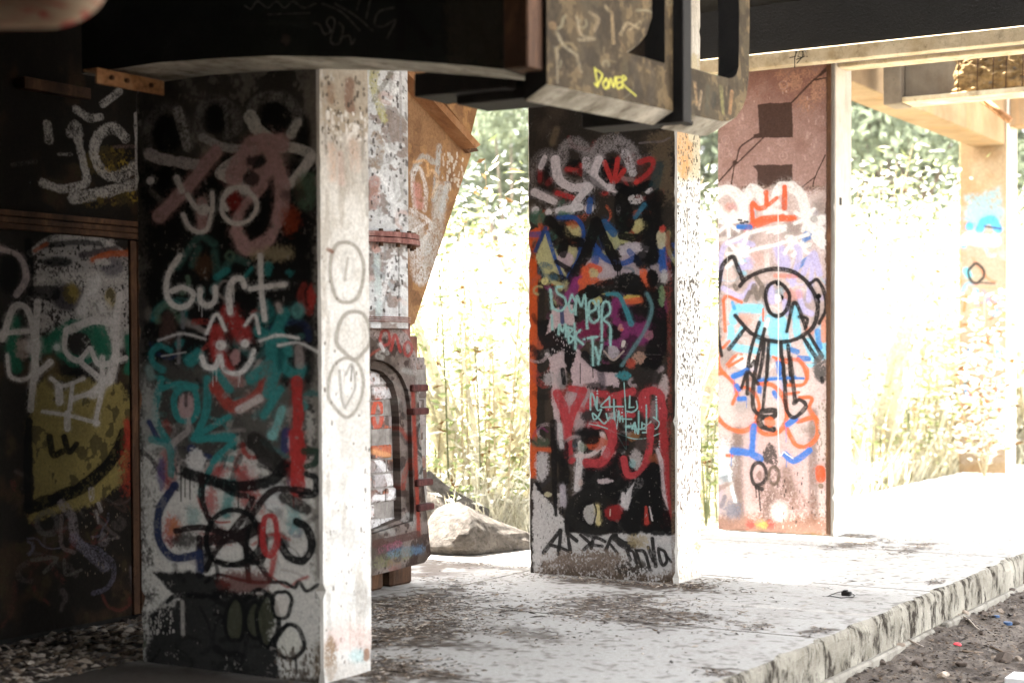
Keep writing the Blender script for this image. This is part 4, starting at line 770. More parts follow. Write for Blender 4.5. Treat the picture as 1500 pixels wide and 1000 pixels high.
# ---- steel wall on the left
WE = -6.64
def paint_left_wall(d0, W):
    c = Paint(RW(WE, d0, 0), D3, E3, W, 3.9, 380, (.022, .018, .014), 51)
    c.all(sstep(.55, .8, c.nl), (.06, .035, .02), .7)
    ws = (.58, .54, .49)
    c.view(0, 60, 3.846)
    for x, y, rx, ry in ((620, 680, 150, 70), (560, 900, 120, 30), (730, 880, 70, 30)): c.E(x, y, rx, ry, (.22, .15, .03), .7, 40, .5)
    for P, w in (([(700, 545), (640, 490), (565, 520), (528, 620), (565, 725), (660, 765), (790, 690)], 64), ([(440, 560), (470, 690), (485, 790), (420, 825), (330, 832), (240, 800)], 52), ([(430, 390), (500, 435), (565, 430)], 48), ([(400, 520), (430, 480), (440, 560)], 60), ([(580, 360), (672, 285)], 42), ([(410, 890), (600, 850), (800, 800)], 66), ([(265, 470), (275, 560)], 50)): c.S(P, w, ws, .85, .4, .44)
    c.S([(770, 420), (778, 600), (782, 800)], 40, (.62, .58, .53), .92, .3, .32); c.S([(330, 640), (400, 640)], 20, ws, .5, .6, .46); c.S([(70, 700), (200, 680)], 24, (.2, .19, .18), .4, .8, .5)
    c.S([(640, 600), (760, 595)], 20, (.3, .2, .17), .5, .8, .45)
    for x, y in ((560, 900), (740, 870), (770, 900), (690, 690), (620, 720)): c.E(x, y, 26, 18, (.42, .28, .04), .7, 16, .46)
    c.view(0, 640, 2.777); c.scrawl(40, (20, 180, 580, 640), [(.12, .10, .09), (.20, .17, .17), (.08, .05, .04), (.14, .04, .03), (.16, .15, .2)], (6, 26), (.3, .7))
    c.view(0, 320, 2.942)
    c.fill([(0, 60), (700, 60), (700, 620), (0, 620)], (.03, .025, .022), .8, 30)
    c.fill([(140, 260), (180, 120), (330, 80), (480, 110), (570, 210), (575, 480), (400, 520), (300, 460), (180, 460)], (.50, .46, .43), .85, 50, .40, wob=20)
    c.S([(130, 150), (230, 90), (400, 82), (560, 170)], 30, (.60, .56, .52), .85, .5, .36); c.S([(150, 280), (350, 260), (560, 250)], 60, ws, .7, .7, .4)
    c.E(245, 190, 65, 22, BK, .9, 16); c.S([(180, 120), (320, 105), (430, 110)], 24, BK, .7, .6); c.S([(350, 160), (500, 130)], 30, (.04, .03, .035), .8, .6); c.E(290, 340, 70, 60, (.035, .03, .035), .92, 30); c.E(310, 320, 32, 44, (.26, .19, .04), .85, 24); c.S([(120, 100), (130, 300)], 30, BK, .9, .5); c.E(480, 210, 50, 40, (.10, .09, .11), .7, 26); c.S([(150, 320), (230, 320)], 60, BK, .8)
    c.S([(400, 180), (470, 155), (565, 150)], 28, (.50, .10, .02), .85, .5); c.S([(150, 140), (200, 110)], 16, (.4, .08, .02), .7, .6); c.E(440, 190, 34, 16, ws, .8, 12)
    c.E(475, 350, 24, 50, (.34, .26, .09), .8, 18); c.S([(420, 260), (350, 400)], 50, (.60, .56, .52), .8, .6); c.S([(440, 400), (500, 520)], 90, (.58, .54, .50), .7, .6)
    c.fill([(578, 200), (612, 220), (612, 800), (578, 800)], (.48, .40, .38), .7, 14, .36)
    for P, w in (([(60, 440), (50, 560), (70, 640)], 50), ([(430, 480), (455, 560), (440, 620)], 55), ([(560, 520), (575, 600), (560, 650)], 55), ([(200, 560), (240, 500)], 50), ([(180, 530), (150, 600)], 40)): c.S(P, w, GN, .92, .5)
    c.O(335, 540, 80, 78, 50, GN, .92, .4)
    c.S([(0, 132), (80, 165), (112, 255), (70, 330)], 26, (.55, .45, .43), .85, .4); c.E(40, 240, 44, 90, BK, .85, 26); c.E(95, 560, 26, 46, (.4, .30, .25), .7, 24)
    c.fill([(130, 745), (220, 660), (420, 700), (520, 715), (570, 800), (560, 1000), (540, 1130), (400, 1240), (130, 1300)], (.30, .235, .075), .94, 24, wob=10)
    c.all(sstep(.56, .66, c.nm) * (c.nl > .48) * (c.A[..., 0] > 2.2 * c.A[..., 2]), (.05, .04, .02), .75)
    c.S([(210, 620), (230, 700)], 60, (.10, .07, .03), .8, .6); c.S([(360, 650), (270, 720)], 50, BK, .7, .6)
    w3 = (.62, .57, .53)
    for P, w in (([(10, 520), (60, 385), (120, 400), (150, 560), (132, 822)], 28), ([(160, 360), (152, 690)], 27), ([(0, 500), (60, 490), (150, 485)], 22), ([(30, 590), (45, 680), (110, 692), (160, 640)], 16), ([(515, 330), (500, 450), (500, 610)], 32), ([(282, 480), (280, 570), (335, 612), (385, 560)], 24), ([(390, 560), (430, 630), (540, 602)], 24), ([(350, 620), (440, 720), (310, 780)], 26), ([(440, 600), (440, 720), (410, 880)], 22), ([(220, 690), (270, 722), (360, 690)], 18), ([(312, 710), (300, 822)], 20), ([(182, 832), (300, 850), (420, 882)], 16), ([(290, 840), (290, 905)], 26), ([(255, 730), (255, 790)], 34), ([(470, 690), (400, 760)], 40), ([(300, 480), (400, 440), (500, 450)], 36), ([(500, 590), (470, 700)], 40), ([(170, 660), (215, 620)], 26)): c.S(P, w, w3, .9, .3)
    c.dot(140, 550, 34, w3, .8, .5); c.dot(245, 555, 16, (.5, .55, .5), .9); c.dot(415, 880, 14, w3)
    c.view(0, 640, 2.777)
    c.S([(505, -10), (470, 70), (400, 150), (310, 215), (120, 290)], 52, BK, .97, .25); c.S([(115, -60), (115, 280)], 34, BK, .95, .3); c.S([(200, 0), (215, 70), (250, 60)], 26, BK, .9); c.S([(260, 0), (280, 60), (310, 30)], 24, BK, .9)
    c.E(515, 120, 24, 120, (.30, .035, .02), .75, 40, .38); c.S([(515, -60), (530, 40)], 28, (.45, .05, .03), .8, .5)
    for P, w, col in (([(250, 270), (290, 320), (300, 400)], 36, (.26, .22, .22)), ([(300, 410), (360, 470), (430, 530)], 40, (.20, .18, .22)), ([(370, 215), (372, 250)], 24, (.4, .36, .36)), ([(400, 270), (410, 300)], 16, (.4, .36, .34)), ([(390, 300), (400, 350)], 10, (.3, .27, .25)), ([(130, 500), (230, 492), (180, 550)], 18, (.13, .12, .10)), ([(260, 500), (270, 560), (330, 540)], 14, (.13, .12, .10)), ([(250, 320), (250, 440), (300, 470)], 16, (.2, .15, .14)), ([(420, 420), (480, 410)], 10, (.22, .18, .17))): c.S(P, w, col, .8, .6, .38)
    c.O(190, 350, 40, 46, 24, (.12, .11, .10), .7, .6, .4)
    c.specks(60, 2, 5, (.28, .22, .16), (300, 240, 560, 560))
    c.A *= np.array((.62, .60, .58)) * (.75 + .5 * c.nl[..., None])      # whole canvas darkened, standing in for the wall's deep shade
    return c.image('left wall paint')

# ================================================================== materials in use
M_CONC = concrete('bare concrete', (.46, .43, .38), (.26, .24, .21), (.07, .055, .04), .7, 2.5)
M_FLOOR_EDGE = concrete('slab edge', (.36, .33, .27), (.17, .15, .115), (.030, .022, .015), 1.0, 4.2, bmp=1.0, lo=.49, hi=.60, vst=.55)
M_FOOT = concrete('footing concrete', (.30, .275, .23), (.18, .16, .13), (.05, .04, .03), .8, 4)
M_PALE = concrete('pale flaking soffit', (.56, .53, .45), (.15, .135, .10), (.06, .04, .025), .8, 6, streak=False)
M_SOFF = concrete('soot dark unseen soffit', (.012, .011, .010), (.006, .0055, .005), (.006, .005, .004), .6, 2)
M_WHITE = concrete('white washed jamb', (.60, .57, .52), (.40, .36, .31), (.22, .15, .09), .6, 2.2)
M_CREAM = concrete('cream painted timber', (.66, .58, .42), (.40, .31, .18), (.12, .08, .04), .7, 5, streak=False)
M_TAN = concrete('ochre weathered concrete', (.27, .195, .115), (.17, .105, .05), (.34, .18, .07), .7, 1.6)
M_GREYC = concrete('grey weathered concrete', (.22, .185, .14), (.12, .095, .07), (.12, .085, .05), .6, 2.5)
M_SPALL = concrete('spalled concrete', (.32, .215, .10), (.10, .06, .025), (.06, .04, .02), .8, 9, streak=False, bmp=1.0)
M_RUST = metal('rust', [(.28, (.10, .045, .02)), (.5, (.26, .12, .05)), (.72, (.36, .20, .10))], 3.5)
M_RUSTD = metal('dark rust', [(.3, (.022, .013, .009)), (.55, (.085, .042, .022)), (.75, (.20, .10, .05))], 6)
M_RUSTO = metal('orange rust', [(.3, (.07, .032, .014)), (.5, (.30, .15, .065)), (.72, (.44, .27, .14))], 9, streak=1)
M_DARK = metal('black steel', [(.3, (.008, .0075, .007)), (.6, (.016, .014, .012)), (.75, (.035, .026, .018))], 5)
M_BROWN = metal('brown girder steel', [(.28, (.030, .023, .014)), (.5, (.085, .058, .030)), (.72, (.17, .12, .065))], 6, streak=1)
M_FLUE = metal('flaking white flue', [(.26, (.10, .05, .035)), (.36, (.42, .36, .32)), (.48, (.66, .66, .65)), (.74, (.76, .75, .73))], 3.4, streak=.25)
M_FLUER = metal('red flue flange', [(.34, (.045, .022, .018)), (.5, (.20, .085, .07)), (.72, (.42, .30, .26))], 10)
M_FURN = metal('furnace casting', [(.28, (.045, .025, .018)), (.45, (.20, .09, .06)), (.6, (.34, .26, .22)), (.75, (.48, .45, .41))], 5, streak=.5)
M_LUG = metal('lug iron', [(.3, (.03, .010, .010)), (.6, (.10, .035, .03)), (.75, (.16, .08, .06))], 14)
M_ROCK = concrete('pale limestone', (.17, .15, .13), (.035, .030, .026), (.03, .022, .015), .9, 9, streak=False, bmp=1.0)
nt_ = M_ROCK.node_tree; nz_ = noise(nt_, 9, 10, .72, geo_pos(nt_), 1.2)
for l_ in list(nt_.links):
    if l_.to_node.type == 'BUMP' and l_.to_socket.name == 'Height': nt_.links.remove(l_)
for n_ in nt_.nodes:
    if n_.type == 'BUMP': nt_.links.new(nz_.outputs[0], n_.inputs['Height']); n_.inputs['Distance'].default_value = .10; n_.inputs['Strength'].default_value = 1.0
M_DIRT = concrete('trodden dirt', (.20, .165, .135), (.045, .034, .027), (.030, .022, .017), .8, 9, streak=False, bmp=1.0)
M_MEAD = concrete('meadow ground', (.38, .34, .24), (.22, .20, .12), (.12, .09, .04), .6, .8, streak=False)
M_STONE = concrete('dirt stone', (.13, .10, .08), (.05, .04, .033), (.03, .02, .016), .6, 12, streak=False)
M_STONEL = concrete('pale stone', (.40, .33, .26), (.22, .17, .13), (.10, .07, .05), .6, 12, streak=False)
M_LIT = [plain('litter dark', (.045, .032, .025)), plain('litter brown', (.14, .095, .06)), plain('litter pale', (.36, .30, .24))]
M_STEM = plain('weed stalk', (.32, .26, .15)); M_STEMG = plain('green stalk', (.09, .10, .035)); M_BARK = plain('bark', (.11, .085, .065))
M_LEAF = [leafmat('straw leaf', (.52, .49, .38)), leafmat('fresh leaf', (.25, .29, .13)), leafmat('whitish leaf', (.66, .65, .59)), leafmat('tree leaf', (.15, .175, .12), .45, .5), leafmat('dry brown leaf', (.15, .085, .035))]

# ================================================================== the ground
EDGE = -3.02
def h2(x, y, s=0):
    return (math.sin(x * 12.9898 + y * 78.233 + s * 37.7) * 43758.5453) % 1.0
def vn(x, y, s=0):
    xi, yi = math.floor(x), math.floor(y); fx, fy = x - xi, y - yi
    fx = fx * fx * (3 - 2 * fx); fy = fy * fy * (3 - 2 * fy)
    a, b, c, d = h2(xi, yi, s), h2(xi + 1, yi, s), h2(xi, yi + 1, s), h2(xi + 1, yi + 1, s)
    return (a * (1 - fx) + b * fx) * (1 - fy) + (c * (1 - fx) + d * fx) * fy
def fb(x, y, s=0, o=4):
    r = 0; a = .5
    for k in range(o): r += a * vn(x * 2 ** k, y * 2 ** k, s + k); a *= .5
    return r
gz = -.33
g = mesh('ground', [(-400, -400, gz - .12), (400, -400, gz - .12), (400, 500, gz - .12), (-400, 500, gz - .12)], [(0, 1, 2, 3)], M_DIRT); tag(g, kind='structure')
def grid_sheet(name, e0, e1, d0, d1, st, zf, mat):
    ne, nd = int((e1 - e0) / st) + 1, int((d1 - d0) / st) + 1
    V = [RW(e0 + i * (e1 - e0) / (ne - 1), d0 + j * (d1 - d0) / (nd - 1), zf(e0 + i * (e1 - e0) / (ne - 1), d0 + j * (d1 - d0) / (nd - 1))) for j in range(nd) for i in range(ne)]
    Fs = [(j * ne + i, j * ne + i + 1, (j + 1) * ne + i + 1, (j + 1) * ne + i) for j in range(nd - 1) for i in range(ne - 1)]
    o = mesh(name, V, Fs, mat, smooth=True); tag(o, kind='structure'); return o
def dirt_z(e, d):
    return gz + .085 * max(0, 1 - (e - EDGE) / .5) + .10 * (fb(e * 2.2, d * 2.2, 3) - .45) + .05 * (fb(e * 9, d * 9, 9) - .45) + .018 * (vn(e * 26, d * 26, 5) - .5)
grid_sheet('dirt_yard', EDGE - .02, .6, 5.5, 15.5, .045, dirt_z, M_DIRT)
grid_sheet('meadow', -40, -6.0, 11.6, 90, 1.6, lambda e, d: -.20 + .15 * (fb(e * .4, d * .4, 1) - .5), M_MEAD)
grid_sheet('grass_field', -6.0, 30, 22.4, 90, 1.6, lambda e, d: -.16 + .15 * (fb(e * .4, d * .4, 1) - .5), M_MEAD)

# ---- floor slabs (with dirt stains and one patch of shade painted on) -----------------------------------------
FE0, FE1, FD0, FD1, FRES = -9.0, EDGE, 2.3, 22.2, 90
fw, fh = int((FE1 - FE0) * FRES), int((FD1 - FD0) * FRES)
frng = np.random.default_rng(5)
FA = np.ones((fh, fw, 3)) * np.array((.41, .39, .36))
fn1 = fbm(fh, fw, 90, frng, 5); fn2 = fbm(fh, fw, 14, frng, 4); fn3 = fbm(fh, fw, 4, frng, 3)
fn4 = fbm(fh, fw, 20, frng, 4)
def fblend(m, col):
    m = np.clip(m, 0, 1)[..., None]; FA[:] = FA * (1 - m) + np.array(col) * m
fblend(sstep(.45, .75, fn1) * .5, (.37, .35, .32)); fblend(sstep(.62, .72, fn2) * .35, (.34, .31, .28)); fblend(sstep(.70, .76, fn3) * .6, (.14, .12, .10))
FX, FY = np.meshgrid(np.linspace(FE0, FE1, fw), np.linspace(FD0, FD1, fh))
def fstain(px, py, re, rd, a, col=(.085, .066, .052), lo=.44):
    e, d, _ = to_row(on_floor(px, py))
    k = np.exp(-(((FX - e) / re) ** 2 + ((FY - d) / rd) ** 2))
    fblend(sstep(lo + .16, lo + .40, k * .5 + .5 * fn4 * .6 + fn3 * .35) * a, col)
for q in ((900, 880, .45, .7, .95), (960, 905, .5, .5, .9), (860, 895, .3, .5, .8), (740, 925, .5, .35, .7), (690, 945, .3, .2, .6), (600, 885, .5, 1.0, 1.0), (585, 930, .5, .9, 1.0), (560, 985, .5, .5, 1.0), (640, 935, .35, .4, .8), (640, 860, .4, .5, .8),
          (900, 855, .9, .22, .95), (1000, 858, .3, .2, .9), (1250, 795, .25, .6, .8), (1330, 803, .2, .7, .7), (1230, 783, .4, .2, .8), (1110, 918, .12, .2, .7), (1200, 925, .12, .25, .8), (1050, 985, .15, .15, .9), (690, 828, .9, .12, .6), (1370, 850, .1, .3, .8), (620, 990, .5, .15, .6), (1410, 860, .1, .6, .6), (740, 893, .2, .2, .7)):
    fstain(*q)
fblend(sstep(6.1, 5.75, FY + .12 * (fn4 - .5)) * sstep(-3.9, -4.7, FX + .5 * (fn4 - .5)) * .95, (.045, .036, .028))  # near-black patch before the first pier, shade painted into the floor colour
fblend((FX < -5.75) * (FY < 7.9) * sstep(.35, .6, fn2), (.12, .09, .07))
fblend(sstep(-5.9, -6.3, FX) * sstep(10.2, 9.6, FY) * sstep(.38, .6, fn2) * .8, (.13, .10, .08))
A_ = np.clip(FA, .01, .9); A_ = np.where(A_ < .0031308, A_ * 12.92, 1.055 * A_ ** (1 / 2.4) - .055)
fim = bpy.data.images.new('platform dirt and shade', fw, fh, alpha=False); buf = np.ones((fh, fw, 4), np.float32); buf[..., :3] = A_; fim.pixels.foreach_set(buf.ravel()); fim.update(); fim.pack()
M_FLOOR = painted('platform concrete', fim, .85, .5, 40)
plat = thing('platform', RW(-5, 10, 0), 'long pale concrete platform with a chipped edge and dirt in patches', 'platform', kind='structure')
dj = [2.4, 4.35, 6.29, 8.15, 10.10, 12.05, 14.0, 15.95, 17.9, 19.85, 22.1]
def slab(e0, e1, d0, d1, rough_edge):
    n = max(2, int((d1 - d0) / .045)); V = []; Fs = []; mi = []; uv = []
    g_ = .007
    d0 += g_; d1 -= g_; e0 += g_
    if not rough_edge: e1 -= g_
    rows = []
    for i in range(n + 1):
        d = d0 + (d1 - d0) * i / n
        c1 = 0
        if rough_edge:
            c1 = .010 + .16 * max(0, fb(d * 5, 1.3, 2) - .44) + .30 * max(0, fb(d * 2.1, 7, 8) - .54) + .03 * max(0, vn(d * 17, 3, 4) - .5)
        cc = c1 * 1.0 + .004
        j = lambda k: (.016 * (fb(d * 7, k * .9, 4) - .45) if rough_edge else 0)
        prof = [(e0, -.34), (e0, 0.0), (e1 - cc, 0.0)]
        if rough_edge: prof += [(e1 - cc * .35, -cc * .5), (e1 + j(1), -cc * 1.1 - .02), (e1 + j(2), -.10), (e1 + j(3), -.16), (e1 + j(4), -.215), (e1 - .02, -.24), (e1 - .02, -.40)]
        else: prof += [(e1, -.004), (e1, -.34)]
        rows.append([len(V) + k for k in range(len(prof))]); V += [RW(a, d, z) for a, z in prof]
    np_ = len(rows[0])
    def U(vi):
        e, d, _ = to_row(V[vi]); return ((e - FE0) / (FE1 - FE0), (d - FD0) / (FD1 - FD0))
    for i in range(n):
        for k in range(np_ - 1):
            f = (rows[i][k + 1], rows[i][k], rows[i + 1][k], rows[i + 1][k + 1]); Fs.append(f); uv.append([U(v) for v in f]); mi.append(0 if k == 1 else 1)
    for r in (rows[0][::-1], rows[-1]):
        Fs.append(tuple(r)); uv.append([U(v) for v in r]); mi.append(1)
    mesh('slab', V, Fs, [M_FLOOR, M_FLOOR_EDGE], plat, uv=uv, mi=mi)
for a, b in zip(dj[:-1], dj[1:]):
    slab(-5.75, EDGE, a, b, True)
    if b < 12.2: slab(-9.0, -5.75, a, b, False)
for a, b in ((4.0, 9.98), (10.25, 22.0)):
    bm = bmesh.new(); bm_box(bm, EDGE - .1, EDGE + .035, a, b, -.42, -.215, .012)
    bm_obj('footing', bm, M_FOOT, plat)

# ---- hazy summer air
hz = bpy.data.materials.new('haze air'); hz.use_nodes = True; hn = hz.node_tree; hn.nodes.clear()
ho_ = hn.nodes.new('ShaderNodeOutputMaterial'); hv = hn.nodes.new('ShaderNodeVolumePrincipled')
hv.inputs['Color'].default_value = (.93, .94, .92, 1); hv.inputs['Density'].default_value = 0.0003; hv.inputs['Anisotropy'].default_value = 0.35
hn.links.new(hv.outputs[0], ho_.inputs['Volume'])
bm = bmesh.new(); bmesh.ops.create_cube(bm, size=1)
for v in bm.verts: v.co = Vector((v.co.x * 840, v.co.y * 940 + 50, -1.5 + (v.co.z + .5) * 17.5))
hb = bm_obj('haze', bm, hz, loc=Vector((0, 0, 0))); tag(hb, kind='stuff')

# ================================================================== piers
def pier_mesh(name, e0, e1, d0, d1, z1, mats, parent, cH, chip=.012, seed=0, sideW=None, chipside=1.0):
    rng = random.Random(seed); n = int(z1 / .035); V = []; Fs = []; mi = []; uv = []
    cor = [(e0, d0, 1, 1), (e1, d0, -1, 1), (e1, d1, -1, -1), (e0, d1, 1, -1)]
    for i in range(n + 1):
        z = z1 * i / n - (.02 if i == 0 else 0)
        for k, (e, d, se, sd) in enumerate(cor):
            c = chip * (.55 + .6 * fb(z * 15, k * 3.1, seed)) + .11 * max(0, vn(z * 19, k * 9.7, seed + 5) - (.86 if z > .5 else .7)) * chipside
            if z < .12: c += .012 * rng.random()
            a = (e + se * c, d); b = (e, d + sd * c)
            pair = (b, a) if k in (0, 2) else (a, b)
            for q in pair: V.append(RW(q[0], q[1], z))
    def UV(vi, side):
        e, d, z = to_row(V[vi]); return (((e - e0) / (e1 - e0), z / cH) if side == 0 else ((d - d0) / (sideW or (d1 - d0)), z / cH))
    for i in range(n):
        for k in range(8):
            k2 = (k + 1) % 8
            f = (i * 8 + k, i * 8 + k2, (i + 1) * 8 + k2, (i + 1) * 8 + k)
            m = 0 if k == 1 else 1 if k == 3 else 2
            Fs.append(f); mi.append(m); uv.append([UV(v, 1 if m == 1 else 0) for v in f])
    f = tuple(range(n * 8, n * 8 + 8)); Fs.append(f); mi.append(2); uv.append([(0, 0)] * 8)
    return mesh(name, V, Fs, mats, parent, uv=uv, mi=mi)
ZD = 4.3                                                     # underside of the unseen deck
def PM(img, **k): return painted(img.name, img, **k)
p1 = thing('concrete_pier', RW(-5.14, 6.07, 0), 'nearest thick concrete pier sprayed with the white words yo burt and a smiling face', 'pier', 'graffiti covered piers in a row')
pier_mesh('shaft', PL, PR, *PIERS[0], ZD, [PM(paint_pier_one(), rough=.7), PM(paint_pier_one_side()), M_CONC], p1, 3.7, seed=1, chip=.013, chipside=1.0)
p2 = thing('concrete_pier', RW(-5.14, 9.8, 0), 'middle concrete pier with red letters, cyan tags and an orange left edge', 'pier', 'graffiti covered piers in a row')
pier_mesh('shaft', PL, PR, *PIERS[1], ZD, [PM(paint_pier_two(), rough=.5, spec=.12, bmp=.15), PM(paint_pier_two_side(), bmp=.6), M_CONC], p2, 3.95, seed=4, chip=.014, chipside=1.6)
p3 = thing('concrete_pier', RW(-5.14, 12.9, 0), 'pier faced with a pinkish steel sheet bearing a one eyed black line drawing', 'pier', 'graffiti covered piers in a row')
pier_mesh('shaft', -5.64, -4.635, 12.72, 13.10, 4.02, [M_CONC, M_WHITE, M_WHITE], p3, 4.0, seed=7, chip=.008)
SHE0, SHE1 = -5.66, -4.672
bm = bmesh.new()
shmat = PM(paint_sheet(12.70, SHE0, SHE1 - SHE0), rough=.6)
V = [RW(e, d, z) for d in (12.70, 12.719) for e, z in ((SHE0, .01), (SHE1, .01), (SHE1, 4.0), (SHE0, 4.0))]
uvq = [(0, .0025), (1, .0025), (1, 1), (0, 1)]
bm.free()
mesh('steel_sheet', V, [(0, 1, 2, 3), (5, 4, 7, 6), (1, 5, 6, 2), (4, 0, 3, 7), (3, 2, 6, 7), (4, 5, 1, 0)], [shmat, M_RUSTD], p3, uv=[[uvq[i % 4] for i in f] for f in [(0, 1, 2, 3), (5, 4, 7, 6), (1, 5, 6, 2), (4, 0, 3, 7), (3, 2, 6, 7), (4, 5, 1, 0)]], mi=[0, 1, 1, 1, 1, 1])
box('edge_angle', -4.70, -4.664, 12.683, 12.698, .02, 3.98, M_RUSTD, p3, .003)
d_, z_ = on_e(1231, 295, -4.635); box('slot', -4.66, -4.630, d_ - .022, d_ + .022, z_ - .03, z_ + .03, M_DARK, p3, .002)
p4 = thing('concrete_pier', RW(-5.5, 20.5, 0), 'far ochre concrete pier with blue and orange paint behind leafy weeds', 'pier', 'graffiti covered piers in a row')
pier_mesh('shaft', -5.79, -5.21, 20.30, 20.80, 4.9, [PM(paint_far_pier(-5.79, 20.30, .58)), M_WHITE, M_TAN], p4, 4.2, seed=9, chip=.01)

# ================================================================== steel wall on the left
lw = thing('steel_wall', RW(-6.8, 3, 0), 'dark steel clad wall with white scrawl and a yellow painted shape', 'wall')
LW0 = 5.2
box('wall_core', -7.05, WE - .02, 4.3, 7.50, -.01, ZD, M_DARK, lw, .004)
box('light_baffle', WE - .01, -5.78, 6.92, 6.96, 0, ZD, M_DARK, lw, .004); box('light_baffle', -5.82, -5.78, 6.28, 6.66, 0, ZD, M_DARK, lw, .004)  # unseen sheets added behind the first pier to block light from the wall
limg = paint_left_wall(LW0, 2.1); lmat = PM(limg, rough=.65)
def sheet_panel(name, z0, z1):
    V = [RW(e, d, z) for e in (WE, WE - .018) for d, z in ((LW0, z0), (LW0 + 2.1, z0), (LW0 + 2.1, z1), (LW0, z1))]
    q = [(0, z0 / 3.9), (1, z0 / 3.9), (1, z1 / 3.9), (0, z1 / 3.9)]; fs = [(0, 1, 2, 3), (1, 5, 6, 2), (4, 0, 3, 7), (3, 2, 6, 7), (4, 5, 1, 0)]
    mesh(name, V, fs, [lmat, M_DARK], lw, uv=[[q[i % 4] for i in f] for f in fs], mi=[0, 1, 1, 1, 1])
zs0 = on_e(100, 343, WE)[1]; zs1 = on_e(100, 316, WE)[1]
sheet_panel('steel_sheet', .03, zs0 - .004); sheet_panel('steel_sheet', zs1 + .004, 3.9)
for a, b, pr in ((zs0, zs0 + .03, .03), (zs0 + .034, zs1 - .034, .012), (zs1 - .03, zs1, .03)):
    box('seam_flange', WE - .01, WE + pr, LW0, 7.3, a, b, M_RUSTD, lw, .003)
da = on_e(191, 700, WE)[0]; db = on_e(206, 700, WE)[0]
box('corner_strip', WE, WE + .02, da, da + .05, .03, zs0 - .01, M_RUSTD, lw, .003)
box('corner_strip', WE, WE + .03, db - .03, db + .12, .03, zs0 - .01, M_RUSTD, lw, .003)
dl0, zl = on_e(34, 128, WE + .06); dl1, zl1 = on_e(132, 138, WE + .06)
box('ledge_angle', WE, WE + .07, dl0, dl1, zl1 - .03, zl1 + .03, M_RUSTD, lw, .004)
# loose rusty angle under the overhead beam
e_ = -5.40
a0, za = on_e(142, 116, e_); a1, zb = on_e(241, 124, e_)
ra = thing('rusty_angle', RW(e_, (a0 + a1) / 2, za), 'short rusty angle iron jutting out under the dark overhead beam', 'angle iron')
zc = (za + zb) / 2
box('leg_plate', e_ - .012, e_, a0, a1, zc - .035, zc + .035, M_RUSTO, ra, .002)
box('flat_plate', e_ - .085, e_ - .013, a0, a1, zc + .024, zc + .034, M_RUSTO, ra, .002)
for t in (.2, .42, .78): rod('bolt', [RW(e_ - .001, a0 + (a1 - a0) * t, zc), RW(e_ + .014, a0 + (a1 - a0) * t, zc)], .011, M_RUSTD, ra)

# ================================================================== furnace, flue, hopper
FE = -5.95
fu = thing('furnace', RW(FE - .6, 8.2, 0), 'old iron furnace with an arched bricked up doorway standing behind the nearest pier', 'furnace')
def plane_pts(L, e): return [np.array(on_e(x, y, e)) for x, y in L]
outer_r = plane_pts([(556, 470), (578, 475), (597, 490), (608, 512), (612, 560), (620, 700), (630, 800), (632, 821), (549, 842)], FE)
inner_r = plane_pts([(555, 527), (572, 533), (588, 549), (598, 572), (602, 600), (604, 680), (607, 762), (549, 781)], FE)
rim_r = plane_pts([(555, 540), (568, 545), (581, 560), (588, 582), (590, 605), (592, 680), (594, 760), (549, 778)], FE)
dc = on_e(546, 700, FE)[0]
def both(L): return [np.array((2 * dc - d, z)) for d, z in L[::-1]] + list(L)
def ring_mesh(name, O_, I_, e1, th, mat, parent):
    n = len(O_); V = []
    for e in (e1, e1 - th):
        V += [RW(e, d, z) for d, z in O_] + [RW(e, d, z) for d, z in I_]
    Fs = []
    for i in range(n):
        j = (i + 1) % n
        if i == n - 1:  # bottom bar
            pass
        Fs += [(i, j, n + j, n + i), (2 * n + j, 2 * n + i, 3 * n + i, 3 * n + j), (j, i, 2 * n + i, 2 * n + j), (n + i, n + j, 3 * n + j, 3 * n + i)]
    o = mesh(name, V, Fs, mat, parent)
    return o
def resamp(L, n):
    L = np.array(L); s = np.r_[0, np.cumsum(np.hypot(*np.diff(np.r_[L, L[:1]], axis=0).T))]; Q = np.r_[L, L[:1]]
    t = np.linspace(0, s[-1], n, endpoint=False); return [np.array((np.interp(x, s, Q[:, 0]), np.interp(x, s, Q[:, 1]))) for x in t]
def polar(L, c, n):
    """outline points met by rays from c, so two rings pair up"""
    L = np.array(L); out = []
    for q in np.linspace(0, 2 * math.pi, n, endpoint=False):
        dv = np.array((math.cos(q), math.sin(q))); best = 0
        for i in range(len(L)):
            a, b = L[i] - c, L[(i + 1) % len(L)] - c; den = dv[0] * (b - a)[1] - dv[1] * (b - a)[0]
            if abs(den) < 1e-9: continue
            t = (a[0] * (b - a)[1] - a[1] * (b - a)[0]) / den; u = (a[0] * dv[1] - a[1] * dv[0]) / den
            if t > 0 and -1e-6 <= u <= 1 + 1e-6: best = max(best, t)
        out.append(c + dv * best)
    return out
cc_ = np.array((dc, .95))
PO, PI_, PRm = polar(both(outer_r), cc_, 72), polar(both(inner_r), cc_, 72), polar(both(rim_r), cc_, 72)
fc = Paint(RW(FE, dc - 1.1, 0), D3, E3, 2.2, 2.0, 300, (.10, .075, .060), 61)
fc.all(sstep(.45, .7, fc.nl), (.30, .24, .21), .7); fc.all(sstep(.55, .66, fc.nm), (.05, .03, .024), .8)
fc.view(530, 450, 2.222); fc.scrawl(30, (40, 60, 220, 860), [(.36, .34, .31), (.06, .05, .045), (.28, .06, .04), (.22, .22, .20), (.05, .04, .03)], (8, 26), (.4, .85), (40, 160))
fc.view(530, 450, 2.222)
